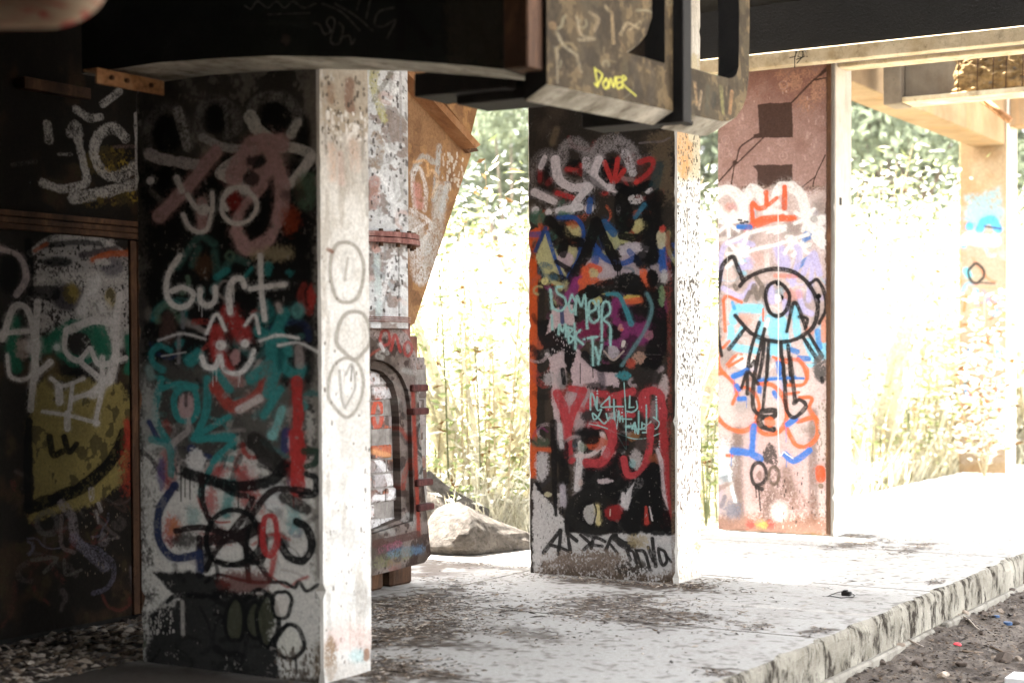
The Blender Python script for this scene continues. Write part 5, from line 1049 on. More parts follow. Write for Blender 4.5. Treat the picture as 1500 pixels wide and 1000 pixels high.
fc.S([(50, 70), (110, 80), (170, 130), (195, 200)], 60, (.50, .40, .37), .8, .6, .36); fc.O(75, 100, 16, 24, 9, (.40, .06, .05), .8); fc.S([(95, 140), (108, 90), (125, 145)], 10, (.40, .06, .05), .8); fc.O(150, 135, 12, 22, 9, (.40, .06, .05), .7); fc.S([(60, 120), (70, 140)], 12, (.62, .58, .55), .8)
fc.S([(185, 180), (190, 300)], 26, (.46, .42, .38), .8, .6, .34); fc.S([(195, 380), (198, 560)], 36, (.38, .36, .33), .85, .5, .34); fc.O(192, 420, 12, 40, 10, (.05, .045, .04), .85); fc.S([(180, 470), (205, 500), (190, 540)], 10, (.05, .045, .04), .8)
fc.S([(165, 260), (175, 500), (185, 740)], 12, (.34, .05, .03), .8, .6); fc.S([(45, 770), (180, 740)], 26, (.10, .05, .04), .8); fc.S([(60, 830), (150, 800)], 40, (.18, .19, .07), .7, .8, .42); fc.S([(100, 800), (190, 790)], 36, (.12, .22, .34), .6, .8, .46); fc.S([(60, 790), (120, 770)], 24, (.36, .10, .16), .6, .8, .44)
fc.A *= .62
fim2 = fc.image('furnace front paint'); M_FDOOR = PM(fim2, rough=.7)
def furn_uv(o):
    me = o.data; l = me.uv_layers.new(name='paint'); off = base_of(o)
    for lp in me.loops:
        e, d, z = to_row(np.array(me.vertices[lp.vertex_index].co) + off); l.data[lp.index].uv = ((d - dc + 1.1) / 2.2, z / 2.0)
for nm, a, b, e1, th in (('door_frame', PO, PI_, FE, .16), ('inner_rim', PI_, PRm, FE - .03, .10)):
    o = ring_mesh(nm, a, b, e1, th, M_FDOOR, fu); furn_uv(o)
# bricks in the doorway
bc = Paint(RW(FE - .07, dc - .8, 0), D3, E3, 1.6, 1.7, 300, (.30, .17, .13), 62)
bc.all(sstep(.42, .62, bc.nl), (.40, .36, .34), .85); bc.A *= .72; bc.all(sstep(.46, .60, bc.nm), (.08, .055, .045), .75); bc.view(530, 450, 2.222); bc.scrawl(26, (36, 190, 140, 740), [(.5, .14, .06), (.55, .52, .5), (.06, .05, .045), (.2, .11, .08)], (6, 22), (.4, .85), (20, 90))
bc.E(90, 240, 70, 60, (.56, .54, .53), .8, 40, .36); bc.O(55, 350, 14, 44, 12, (.50, .09, .05), .85); bc.E(75, 440, 60, 50, (.46, .13, .07), .85, 24, .34); bc.S([(40, 470), (110, 490)], 18, (.60, .30, .14), .8, .5); bc.S([(45, 620), (95, 610), (85, 540), (55, 500)], 20, (.70, .67, .65), .95); bc.E(60, 560, 24, 40, (.5, .47, .46), .7, 20); bc.E(70, 680, 60, 50, (.62, .60, .58), .8, 26, .34); bc.S([(110, 200), (118, 420)], 20, (.05, .035, .03), .7, .8)
M_BRICK = PM(bc.image('brick paint'), rough=.9, bmp=.7); M_MORT = concrete('mortar', (.34, .31, .28), (.14, .12, .105), (.03, .025, .02), .6, 9)
zb0 = min(p[1] for p in PRm) - .02; zb1 = max(p[1] for p in PRm) + .02
box('mortar_bed', FE - .42, FE - .088, dc - .72, dc + .72, zb0, zb1, M_MORT, fu, 0)
rr = random.Random(3); z = zb0; row = 0
while z < zb1 - .02:
    hgt = .082; dd = dc - .70 - (.11 if row % 2 else 0)
    while dd < dc + .66:
        L = rr.uniform(.20, .235)
        pr = rr.uniform(-.016, .008)
        d0_, d1_ = max(dd, dc - .70), min(dd + L, dc + .70)
        if d1_ - d0_ > .04 and d1_ > dc - .12:
            bm = bmesh.new(); bm_box(bm, FE - .20, FE - .075 + pr, d0_, d1_, z, z + hgt, .008)
            o = bm_obj('brick', bm, M_BRICK, fu)
            l = o.data.uv_layers.new(name='paint'); off = base_of(o)
            for lp in o.data.loops:
                e, d, zz = to_row(np.array(o.data.vertices[lp.vertex_index].co) + off); l.data[lp.index].uv = ((d - dc + .8) / 1.6, zz / 1.7)
        dd += L + .013
    z += hgt + .010; row += 1
for y, x in ((568, 612), (602, 613), (706, 619), (742, 621)):
    d_, z_ = on_e(x, y, FE)
    bm = bmesh.new(); bm_box(bm, FE - .10, FE + .03, d_ - .09, d_ + .085, z_ - .022, z_ + .022, .008); bm_obj('hinge_lug', bm, M_LUG, fu)
box('body', FE - 1.5, FE - .165, dc - .74, dc + .74, .30, 1.62, M_FURN, fu, .01)
for a, b in ((-.62, -.2), (.08, .34), (.42, .66)): box('foot', FE - .55, FE - .12 - .04 * (a > 0), dc + a, dc + b, -.005, .30, M_RUSTD, fu, .02)
box('foot', FE - 1.4, FE - 1.0, dc - .6, dc + .6, -.005, .30, M_RUST, fu, .02)
d_, z_ = on_e(600, 485, FE); box('top_block', FE - .3, FE - .02, dc - .5, d_ + .04, on_e(600, 500, FE)[1], on_e(600, 473, FE)[1], M_FLUER, fu, .004)
CF = RW(-6.23, 8.26, 0)
fl = thing('flue', CF + Z3 * 1.68, 'flaking white flue pipe with a bolted red flange above the furnace', 'flue pipe')
pc_ = Paint(CF - np.array((.5, 0, 0)), np.array((1.0, 0, 0)), np.array((0, -1.0, 0)), 1.0, 4.4, 300, (.60, .595, .58), 64)
pc_.all(sstep(.55, .7, fbm(pc_.h, pc_.w, 26, pc_.rng, 4, 5.0)), (.34, .32, .30), .6); pc_.all(sstep(.60, .70, pc_.nm), (.20, .14, .11), .75); pc_.A *= .86
pc_.view(530, 90, 2.564)
for P, w, col in (([(70, 50), (60, 120), (95, 245)], 30, (.34, .31, .11)), ([(125, 60), (95, 120), (60, 180)], 16, (.16, .15, .12)), ([(140, 70), (130, 150), (100, 180)], 24, (.68, .67, .65)), ([(60, 330), (70, 300), (85, 350), (70, 420), (55, 400)], 26, (.22, .15, .09)), ([(60, 430), (100, 470), (130, 540)], 16, (.70, .69, .67)), ([(65, 470), (60, 560)], 40, (.36, .20, .16)), ([(110, 300), (125, 380)], 14, (.30, .29, .27)), ([(150, 60), (152, 320)], 8, (.25, .23, .22)), ([(70, 720), (80, 960)], 26, (.42, .48, .46)), ([(100, 700), (95, 960)], 10, (.24, .22, .21)), ([(145, 700), (147, 970)], 5, (.07, .06, .05)), ([(60, 780), (130, 860)], 18, (.30, .32, .32)), ([(120, 760), (90, 900)], 14, (.66, .64, .62)), ([(55, 690), (70, 720)], 30, (.46, .24, .20))): pc_.S(P, w, col, .8, .6, .36)
pc_.scrawl(26, (40, 60, 175, 960), [(.30, .29, .27), (.66, .65, .63), (.40, .28, .24), (.2, .19, .17)], (6, 20), (.3, .7), (30, 140))
pc_.specks(170, 2, 8, (.06, .05, .045), (40, 60, 180, 960))
M_FPAINT = PM(pc_.image('flue paint'), rough=.7, bmp=.6)
def flue_uv(o):
    me = o.data; l = me.uv_layers.new(name='paint'); off = base_of(o)
    for lp in me.loops:
        p = np.array(me.vertices[lp.vertex_index].co) + off; l.data[lp.index].uv = (p[0] - CF[0] + .5, p[2] / 4.4)
def drum(name, r, z0, z1, mat, parent, n=40, c=CF):
    V = [c + np.array((r * math.cos(2 * math.pi * k / n), r * math.sin(2 * math.pi * k / n), z)) for z in (z0, z1) for k in range(n)]
    Fs = [(k, (k + 1) % n, n + (k + 1) % n, n + k) for k in range(n)] + [tuple(range(n - 1, -1, -1)), tuple(range(n, 2 * n))]
    return mesh(name, V, Fs, mat, parent)
zf = 1.5 + (518 - 346) / F_PX * 9.9
flue_uv(drum('lower_pipe', .395, 1.66, zf - .03, M_FPAINT, fl, 64)); flue_uv(drum('upper_pipe', .40, zf + .035, ZD + .05, M_FPAINT, fl, 64))
drum('flange', .475, zf - .032, zf - .003, M_FLUER, fl); drum('flange', .47, zf + .003, zf + .034, M_FLUER, fl)
for k in range(20):
    q = 2 * math.pi * k / 20; c = CF + np.array((.435 * math.cos(q), .435 * math.sin(q), 0)); rod('bolt', [c + Z3 * (zf - .055), c + Z3 * (zf + .05)], .016, M_RUSTD, fl)
for k in range(3): drum('band', .412, 1.70 + k * .013, 1.705 + k * .013, M_FLUER, fl)
HE = -6.22
ho = thing('hopper', RW(HE, 9.2, 1.8), 'rusty sheet steel hopper with a slanting angle iron and faint pale swirls', 'hopper')
hc = Paint(RW(HE, 8.5, 1.4), D3, E3, 1.7, 3.2, 300, (.27, .15, .075), 63)
hc.all(sstep(.45, .7, hc.nl), (.16, .08, .04), .7); hc.all(sstep(.58, .7, hc.nm), (.36, .20, .09), .6)
hc.o = RW(HE, 8.5, 0); hc.A = np.concatenate([hc.A], 0)
hc.view(530, 90, 2.564)
def hS(P, *a, **k):
    hc.S(P, *a, **k)
hc.o = RW(HE, 8.5, 1.4)
_c0 = hc._c
def _c1(px, py):
    p = on_plane(px, py, hc.o, hc.n) - hc.o; return np.array([np.dot(p, hc.U) * hc.res, p[2] * hc.res])
hc._c = _c1
for P, w, col in (([(190, 420), (230, 360), (270, 380)], 24, (.40, .42, .40)), ([(290, 320), (280, 440), (270, 520)], 20, (.40, .44, .44)), ([(200, 560), (190, 440), (215, 400), (240, 480), (235, 560)], 16, (.66, .62, .58)), ([(245, 430), (265, 410), (285, 450), (265, 510)], 13, (.62, .40, .22)), ([(185, 560), (240, 590), (260, 620), (225, 690)], 16, (.68, .66, .63)), ([(205, 470), (215, 540)], 34, (.48, .22, .20)), ([(190, 600), (230, 700)], 60, (.50, .50, .48)), ([(300, 480), (280, 620), (240, 800)], 50, (.44, .45, .43)), ([(200, 700), (220, 820)], 50, (.56, .55, .53)), ([(320, 460), (300, 560)], 24, (.40, .42, .42)), ([(195, 380), (240, 375), (250, 420)], 11, (.62, .36, .16)), ([(190, 640), (250, 600)], 12, (.66, .64, .62))):
    hc.S(P, w, col, .72, .7, .40)
hc.specks(60, 3, 8, (.5, .45, .38), (300, 340, 380, 480))
M_HOP = PM(hc.image('hopper paint'), rough=.75)
def plate(name, L, e, th, mats, parent, d0, W, z0, H):
    Q = plane_pts(L, e); n = len(Q)
    V = [RW(e, d, z) for d, z in Q] + [RW(e - th, d, z) for d, z in Q]
    Fs = [tuple(range(n)), tuple(range(2 * n - 1, n - 1, -1))] + [(j, i, n + i, n + j) for i in range(n) for j in [(i + 1) % n]]
    uv = [[((to_row(V[v])[1] - d0) / W, (to_row(V[v])[2] - z0) / H) for v in f] for f in Fs]
    o = mesh(name, V, Fs, mats, parent, uv=uv, mi=[0] + [1] * (len(Fs) - 1))
    bm = bmesh.new(); bm.from_mesh(o.data); bmesh.ops.recalc_face_normals(bm, faces=bm.faces[:]); bm.to_mesh(o.data); bm.free()
    return o
plate('front_sheet', [(574, 60), (585, 484), (607, 474), (690, 226), (640, 148), (600, 100), (590, 60)], HE, .75, [M_HOP, M_RUST], ho, 8.5, 1.7, 1.4, 3.2)
plate('upper_sheet', [(596, 40), (600, 96), (652, 150), (690, 197), (704, 140), (728, 40)], HE - .06, .70, [M_HOP, M_RUST], ho, 8.5, 1.7, 1.4, 3.2)
for (w0, w1, pr, mt) in ((0, 9, .12, M_RUST), (9, 22, .03, M_RUSTD)):
    prism('angle_iron', [RW(HE + pr, *q) for q in plane_pts([(600 - w1 * .3, 98 + w1), (600 - w0 * .3, 98 + w0), (704 - w0 * .3, 212 + w0), (704 - w1 * .75, 212 + w1 * .55)], HE + pr)], -E3, pr + .02, mt, ho)
for t in np.linspace(.08, .92, 9):
    x, y = 596 + 98 * t, 118 + 108 * t; d_, z_ = on_e(x, y, HE + .03); rod('rivet', [RW(HE + .02, d_, z_), RW(HE + .045, d_, z_)], .014, M_RUSTD, ho)

# ================================================================== overhead steel and concrete
ob = thing('overhead_beam', RW(-4.5, 5.6, 3), 'dark arched beam spanning over the nearest pier with faint white scratched tags', 'beam')
AD = 5.50
bot = [on_d(x, y, AD) for x, y in ((120, 108), (150, 104), (230, 92), (330, 85), (400, 82), (520, 84), (620, 91), (690, 97), (737, 102))]
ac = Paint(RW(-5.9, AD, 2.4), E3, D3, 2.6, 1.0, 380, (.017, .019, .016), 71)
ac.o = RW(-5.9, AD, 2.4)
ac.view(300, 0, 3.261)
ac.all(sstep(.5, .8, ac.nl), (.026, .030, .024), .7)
gr = (.20, .19, .17)
for P, w in (([(520, 115), (545, 120), (570, 165), (600, 150), (580, 110), (600, 85), (620, 110), (600, 200), (640, 210), (660, 140), (640, 110)], 8), ([(660, 180), (690, 175), (700, 215), (715, 190)], 8), ([(560, 20), (650, 60), (740, 150)], 7), ([(620, 20), (720, 80), (800, 150)], 7), ([(790, 0), (770, 90)], 8), ([(740, 0), (725, 50)], 6), ([(900, 40), (830, 60), (810, 120), (850, 130), (910, 100), (870, 185)], 8), ([(300, 72), (500, 65)], 5), ([(190, 30), (220, 45), (250, 10), (300, 40), (340, 10), (380, 40), (420, 10), (470, 40), (530, 20)], 6)): ac.S(P, w, gr, .75, .5, .36)
ac.E(385, 195, 18, 26, (.12, .09, .07), .5, 16)
for P, w in (([(960, 60), (1070, 210)], 30), ([(930, 0), (935, 230)], 34), ([(1140, 0), (1150, 250)], 26), ([(1260, 100), (1340, 200), (1370, 320)], 24), ([(1230, 0), (1260, 270)], 20), ([(1300, 30), (1320, 130), (1260, 120)], 26)): ac.S(P, w, (.010, .009, .008), .8, .5)
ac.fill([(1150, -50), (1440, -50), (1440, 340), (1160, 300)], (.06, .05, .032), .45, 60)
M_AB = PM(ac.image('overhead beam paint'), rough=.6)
n = len(bot)
V = [RW(e, AD, z) for e, z in bot] + [RW(e, AD, ZD) for e, z in bot] + [RW(e, AD + .36, z - .004) for e, z in bot] + [RW(e, AD + .36, ZD) for e, z in bot]
Fs, mi, uv = [], [], []
UA = lambda v: ((to_row(V[v])[0] + 5.9) / 2.6, (to_row(V[v])[2] - 2.4) / 1.0)
for i in range(n - 1):
    for f, m in (((i, i + 1, n + i + 1, n + i), 0), ((2 * n + i, 2 * n + i + 1, i + 1, i), 1), ((2 * n + i + 1, 2 * n + i, 3 * n + i, 3 * n + i + 1), 2)): Fs.append(f); mi.append(m); uv.append([UA(v) for v in f])
for i in (0, n - 1):
    f = (i, n + i, 3 * n + i, 2 * n + i); Fs.append(f if i == 0 else f[::-1]); mi.append(2); uv.append([(0, 0)] * 4)
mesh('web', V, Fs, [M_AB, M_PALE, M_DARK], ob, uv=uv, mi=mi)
e0_, zz0 = on_d(741, 101, AD - .04); e1_, _ = on_d(777, 101, AD - .04)
box('end_stiffener', e0_, e1_, AD - .06, AD + .30, zz0 - .005, ZD, M_RUSTD, ob, .006)
for (xa, xb, ya, yb, dd) in ((606, 742, 108, 128, 5.90), (668, 803, 120, 140, 5.98)):
    ea, z1_ = on_d(xa, ya, dd); eb, z0_ = on_d(xb, yb, dd)
    box('lower_flange', ea, eb, dd, dd + .26, z0_, z1_, M_DARK, ob, .006)
# girder along the platform edge with rounded openings
GE = -3.20
gi = thing('steel_girder', RW(GE, 6.5, 3), 'brown steel girder with large rounded holes and a yellow DONER tag', 'girder')
def cxy(L): return [np.array(on_e(x, y, GE)) for x, y in L]
z_top = 3.6
gc = Paint(RW(GE, 5.3, 2.4), D3, E3, 2.5, 1.4, 380, (.068, .048, .026), 72)
gc.view(640, 0, 3.125)
gc.all(sstep(.45, .7, gc.nl), (.060, .046, .028), .8); gc.all(sstep(.56, .68, gc.nm), (.15, .105, .055), .6); gc.all(sstep(.52, .66, fbm(gc.h, gc.w, 40, gc.rng, 5)), (.030, .022, .014), .75)
gc.scrawl(36, (520, 0, 1440, 540), [(.20, .15, .08), (.04, .03, .02), (.16, .10, .05), (.22, .19, .12)], (5, 18), (.3, .7), (40, 160))
for P, w, col in (([(550, 150), (580, 210), (640, 255)], 14, (.24, .20, .13)), ([(640, 80), (660, 160), (720, 180), (650, 185)], 11, (.24, .19, .12)), ([(700, 60), (740, 90), (720, 140)], 14, (.20, .15, .09)), ([(800, 60), (808, 200)], 14, (.24, .17, .09)), ([(840, 160), (870, 110), (920, 130)], 12, (.26, .20, .12)), ([(880, 140), (930, 100)], 10, (.22, .17, .1)), ([(640, 260), (660, 330)], 12, (.2, .16, .1)), ([(550, 220), (552, 380)], 8, (.22, .18, .12)), ([(900, 280), (920, 400)], 34, (.045, .035, .024)), ([(960, 300), (990, 340), (980, 460)], 30, (.055, .042, .028)), ([(860, 290), (870, 380)], 24, (.07, .055, .03)), ([(770, 30), (785, 50)], 16, (.22, .17, .1))): gc.S(P, w, col, .7, .6, .36)
for P in ([(722, 312), (735, 395), (722, 385)], [(724, 318), (756, 345), (735, 392)], [(775, 362), (760, 385), (772, 408), (785, 385), (772, 360)], [(785, 405), (795, 362), (808, 400), (816, 355)], [(840, 356), (822, 360), (826, 405), (845, 400)], [(826, 382), (842, 378)], [(848, 405), (850, 352), (865, 362), (850, 385), (910, 440)]): gc.S(P, 7, (.44, .41, .07), .95, .3)
for P, w, col in (([(1140, 400), (1150, 480)], 20, (.03, .03, .02)), ([(1180, 380), (1190, 480)], 14, (.26, .17, .09)), ([(1240, 400), (1235, 520)], 20, (.05, .045, .03)), ([(1270, 430), (1260, 490)], 24, (.03, .028, .02)), ([(1300, 400), (1310, 520)], 18, (.17, .15, .06)), ([(1350, 420), (1340, 520)], 18, (.24, .13, .06)), ([(1210, 420), (1200, 500)], 12, (.28, .2, .12))): gc.S(P, w, col, .8, .6, .38)
M_GI = PM(gc.image('girder paint'), rough=.6, grain=25)
def holed(name, O_, H_, back, mats, parent):
    """plate in the girder plane: outline O_, hole H_ joined by a slit, pushed back by vector back"""
    bm = bmesh.new()
    vo = [bm.verts.new(RW(GE, d, z)) for d, z in O_]
    eo = [bm.edges.new((vo[i], vo[(i + 1) % len(vo)])) for i in range(len(vo))]
    if H_:
        vh = [bm.verts.new(RW(GE, d, z)) for d, z in H_]
        eo += [bm.edges.new((vh[i], vh[(i + 1) % len(vh)])) for i in range(len(vh))]
    r = bmesh.ops.triangle_fill(bm, use_beauty=True, use_dissolve=False, edges=eo)
    fr = [f for f in bm.faces]
    ex = bmesh.ops.extrude_face_region(bm, geom=fr)
    nv = [x for x in ex['geom'] if isinstance(x, bmesh.types.BMVert)]
    bmesh.ops.translate(bm, vec=Vector(back), verts=nv)
    bmesh.ops.recalc_face_normals(bm, faces=bm.faces[:])
    l = bm.loops.layers.uv.new('paint')
    for f in bm.faces:
        nrm = np.array(f.normal)
        f.material_index = 0 if np.dot(nrm, E3) > .85 else (1 if nrm[2] < -.5 else 2)
        for lp in f.loops:
            e, d, z = to_row(np.array(lp.vert.co)); lp[l].uv = ((d - 5.3) / 2.5, (z - 2.4) / 1.4)
    o = bm_obj(name, bm, None, parent)
    for m in mats: o.data.materials.append(m)
    return o
zt = z_top
dB0, dB1 = on_e(801, 124, GE)[0], on_e(986, 163, GE)[0]
OB = cxy([(801, 124), (986, 163)]) + [np.array((dB1, zt)), np.array((dB0, zt))]
HB = cxy([(918, 77), (974, 93)]) + [np.array((on_e(974, 60, GE)[0], zt - .18)), np.array((on_e(960, 60, GE)[0], zt - .12)), np.array((on_e(952, 60, GE)[0], zt - .22))] + cxy([(955, 5), (955, 26), (947, 51), (934, 67)])
backv = -E3 * .10 - Z3 * .055
holed('web_plate', OB, HB, backv, [M_GI, M_PALE, M_DARK], gi)
dC0 = on_e(999, 166, GE)[0]
OC = cxy([(999, 166), (1056, 178), (1066, 178), (1078, 172), (1088, 158), (1094, 140), (1097, 110), (1098, 40)]) + [np.array((on_e(1098, 40, GE)[0], zt)), np.array((dC0, zt))]
HC = cxy([(1010, 99), (1067, 115), (1074, 114), (1079, 109), (1082, 98), (1083, 20)]) + [np.array((on_e(1083, 20, GE)[0] - .02, zt - .16)), np.array((on_e(1060, 20, GE)[0], zt - .1)), np.array((on_e(1010, 20, GE)[0], zt - .16))]
holed('web_plate', OC, HC, backv * 1.1, [M_GI, M_PALE, M_DARK], gi)
box('stiffener', GE - .11, GE + .05, dB1 + .002, dC0 - .002, on_e(992, 181, GE)[1], zt, M_DARK, gi, .004)
ea, z1_ = on_d(872, 160, 6.86); eb, z0_ = on_d(1000, 180, 6.86)
box('bottom_flange', ea - .02, eb, 6.76, 6.98, z0_, z1_, M_DARK, gi, .006)
# pale rounded thing hanging close to the lens, top left
pc = on_plane(60, -26, (0, 3.9, 0), np.array((0, 1.0, 0)))
M_PIPE = metal('streaked pipe paint', [(.38, (.26, .035, .03)), (.46, (.30, .22, .15)), (.55, (.34, .27, .19)), (.60, (.30, .04, .035))], 5, streak=9)
pi_ = thing('painted_pipe', pc, 'blurred pale pipe end with red smears hanging in the top left corner', 'pipe')
V, Fs = [], []
ax = np.array((1.0, .12, .02)); ax /= np.linalg.norm(ax); sd_ = np.cross(ax, Z3); sd_ /= np.linalg.norm(sd_); up_ = np.cross(sd_, ax)
tip = pc + ax * .165; prof = [(-1.2, .108)] + [(-.02, .108)] + [(.155 * math.sin(q), .108 * math.cos(q)) for q in np.linspace(.15, math.pi / 2 - .05, 9)]
for t, r in prof:
    for k in range(28): q = 2 * math.pi * k / 28; V.append(pc + ax * t + r * (sd_ * math.cos(q) + up_ * math.sin(q)))
for i in range(len(prof) - 1):
    for k in range(28): Fs.append((i * 28 + k, i * 28 + (k + 1) % 28, (i + 1) * 28 + (k + 1) % 28, (i + 1) * 28 + k))
Fs.append(tuple(range((len(prof) - 1) * 28, len(prof) * 28))); mesh('pipe_body', V, Fs, M_PIPE, pi_, smooth=True)
rod('hanger', [pc - ax * .3 + Z3 * .09, np.array((pc[0] - ax[0] * .3, pc[1] - ax[1] * .3, ZD + .02))], .012, M_DARK, pi_)

# unseen deck and shade walls, beam on the third pier, far beams
ER = .6
dk = thing('deck', RW(-4, 4, ZD), 'soot dark unseen deck over the platform, its plates cut to shape the light', 'deck', kind='structure')
for a_, b_, q0, q1 in ((-13, ER, -2.4, 5.2), (-13, -2.9, 5.202, 9.0), (-13, .4, 9.002, 9.90), (-6.15, .4, 9.902, 11.05), (-13, .4, 11.052, 12.40)): box('shade_deck_plate', a_, b_, q0, q1, ZD, ZD + .3, M_SOFF, dk, 0)  # unseen roof plates, edges placed to shape the sun patch and sky light
for d in (0.2, 1.9, 3.6): box('shade_deck_joist', -6.6, ER - .02, d, d + .16, ZD - .26, ZD - .002, M_DARK, dk, .004)
box('shade_deck_plate', -6.15, .4, 12.75, 15.0, 5.0, 5.2, M_SOFF, dk, 0)  # unseen plate added to cut sky light on the floor
rw = thing('rear_shade_wall', RW(-3, -2.5, 0), 'unseen dark wall added behind the viewer to shade the hall', 'wall', kind='structure'); box('wall_core', -6.64, -6.4, -2.4, .8, gz - .1, ZD, M_SOFF, rw, 0); box('lintel_baffle', -6.64, -6.4, .802, 4.298, 2.1, ZD - .004, M_SOFF, rw, 0); box('wall_core', -9, 3.2, -2.7, -2.402, gz - .1, ZD + .3, M_SOFF, rw, 0)  # out-of-view walls and beam over the opening, added to dim the piers
sw = thing('side_shade_wall', RW(3, 0, 0), 'unseen dark side wall added beside the viewer to hold back light', 'wall', kind='structure'); box('wall_core', 2.6, 2.9, -2.40, 5.0, gz - .1, ZD + .3, M_SOFF, sw, 0); box('shade_roof_plate', ER + .002, 2.9, -2.4, 5.0, ZD + .02, ZD + .3, M_SOFF, sw, 0)  # out-of-view wall, added and sized to limit light from the right
cb = thing('crossbeam', RW(-4, 12.5, 4), 'deep black beam with a cream timber edge resting on the steel faced pier', 'beam')
CD = 12.42
zl_ = on_d(1250, 64, CD)[1]
eL, eR = on_d(925, 60, CD)[0], 0.4
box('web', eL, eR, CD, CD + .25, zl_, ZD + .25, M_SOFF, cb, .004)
z1b = on_d(1250, 86, CD)[1]
box('timber_edge', eL, eR, CD - .012, CD + .12, z1b, zl_ - .003, M_CREAM, cb, .006)
box('timber_edge', -4.63, eR, CD + .34, CD + .55, on_d(1300, 92, CD + .34)[1], on_d(1300, 83, CD + .34)[1], M_CREAM, cb, .006)
box('soffit_board', -4.63, eR, CD + .122, CD + .338, z1b + .03, zl_ - .01, M_GREYC, cb, .003)
box('soffit_board', eL, -4.64, CD + .122, CD + .28, z1b + .05, zl_ - .01, M_TAN, cb, .003)
wv = thing('wire_tuft', on_plane(1176, 78, RW(0, CD - .02, 0), D3), 'small tuft of dark wire hooked on the cream timber edge', 'wire')
p = on_plane(1176, 74, RW(0, CD - .02, 0), D3)
for k in range(7):
    q = p + np.array((random.uniform(-.06, .06), 0, 0)); rod('strand', [q, q + np.array((random.uniform(-.03, .03), -.01, -.05)), q + np.array((random.uniform(-.06, .06), -.005, -random.uniform(.05, .16)))], .004, M_DARK, wv, 4)
lb = thing('edge_beam', RW(-5.4, 17, 4), 'pale ochre beam running back to the far pier', 'beam')
box('beam_body', -5.64, -5.23, 13.12, 20.28, 4.03, 4.95, M_TAN, lb, .01)
tb = thing('concrete_beam', RW(-3.5, 15.4, 4), 'weathered concrete beam with a broken face and bare rusty bars', 'beam')
TD = 15.3
ex0, zt0 = on_d(1296, 155, TD); ex1, _ = on_d(1322, 155, TD); exa, ztb = on_d(1323, 146, TD)
box('end_post', ex0, ex1, TD - .05, TD + .3, zt0, zt0 + .95, M_GREYC, tb, .01)
exb, _ = on_d(1380, 146, TD)
box('web', ex1 + .003, 1.0, TD + .06, TD + .30, ztb + .02, ztb + .95, M_GREYC, tb, .006); box('bottom_flange', ex1 + .003, 1.0, TD - .03, TD + .32, ztb - .03, ztb + .018, M_CREAM, tb, .004)
def spall_z(e, z): return .10 * fb(e * 8, z * 10, 6) + .07 * abs(vn(e * 19, z * 23, 8) - .5) + .04 * vn(e * 40, z * 44, 3)
ne, nz = 150, 44; V = []; Fs = []
for j in range(nz):
    for i in range(ne):
        e = exb + (0.9 - exb) * i / (ne - 1); z = ztb + .02 + .62 * j / (nz - 1)
        V.append(RW(e, TD + .11 - spall_z(e, z) * min(1, i / 4), z))
Fs = [(j * ne + i, j * ne + i + 1, (j + 1) * ne + i + 1, (j + 1) * ne + i) for j in range(nz - 1) for i in range(ne - 1)]
mesh('broken_face', V, Fs, M_SPALL, tb)
for x in (1404, 1432, 1455, 1474, 1498):
    e = on_d(x, 120, TD)[0]; rod('bar', [RW(e, TD - .02, ztb + .02), RW(e + .01, TD - .03, ztb + .3), RW(e, TD - .02, ztb + .75)], .007, M_RUSTD, tb)
fb_ = thing('far_crossbeam', RW(-3, 20.5, 4), 'pale beam crossing at the far pier, right edge of the view', 'beam')
e9, z9 = on_d(1476, 186, 20.45); box('beam_body', -5.205, 1.5, 20.40, 20.75, z9, z9 + .6, M_TAN, fb_, .01)
br = thing('brace_rod', on_plane(1440, 150, RW(0, 17, 0), D3), 'short brown brace hanging slantwise below the broken beam', 'brace')
a_ = on_plane(1436, 143, RW(0, 15.66, 0), D3); b_ = on_plane(1480, 177, RW(0, 15.66, 0), D3); rod('bar', [a_, b_], .035, M_RUSTO, br, 4)

# ================================================================== rocks, stones, litter
def rock_mesh(cx, rx, ry, rz, seed, sub=4, cuts=9):
    rg = random.Random(seed); bm = bmesh.new(); bmesh.ops.create_icosphere(bm, subdivisions=sub, radius=1)
    pl = []
    for _ in range(cuts):
        v = Vector((rg.gauss(0, 1), rg.gauss(0, 1), rg.gauss(0, .8))).normalized(); pl.append((v, rg.uniform(.52, .84)))
    for v in bm.verts:
        p = v.co.copy()
        for nrm, h in pl:
            t = p.dot(nrm) - h
            if t > 0: p -= nrm * t * .93
        n_ = fb(p.x * 2.5 + 9, p.y * 2.5 + p.z * 1.7, seed) - .47
        n2 = fb(p.x * 8 + p.z * 3, p.y * 8 - p.z * 5, seed + 3) - .47
        p += p.normalized() * (n_ * .10 + n2 * .10 + .05 * abs(vn(p.x * 14 + p.z * 9, p.y * 14 + p.z * 5, seed) - .5))
        v.co = Vector((p.x * rx, p.y * ry, p.z * rz))
    zmin = min(v.co.z for v in bm.verts); zc = zmin * .62
    for v in bm.verts:
        if v.co.z < zc: v.co.z = zc + (v.co.z - zc) * .12
        elif sub == 4:
            k_ = 1 - .55 * max(0, (v.co.z - zc)) ; v.co.x = v.co.x * k_ - .22 * max(0, v.co.z - zc); v.co.y *= .5 + .5 * k_
    zmin = min(v.co.z for v in bm.verts)
    for v in bm.verts: v.co.z -= zmin
    return bm
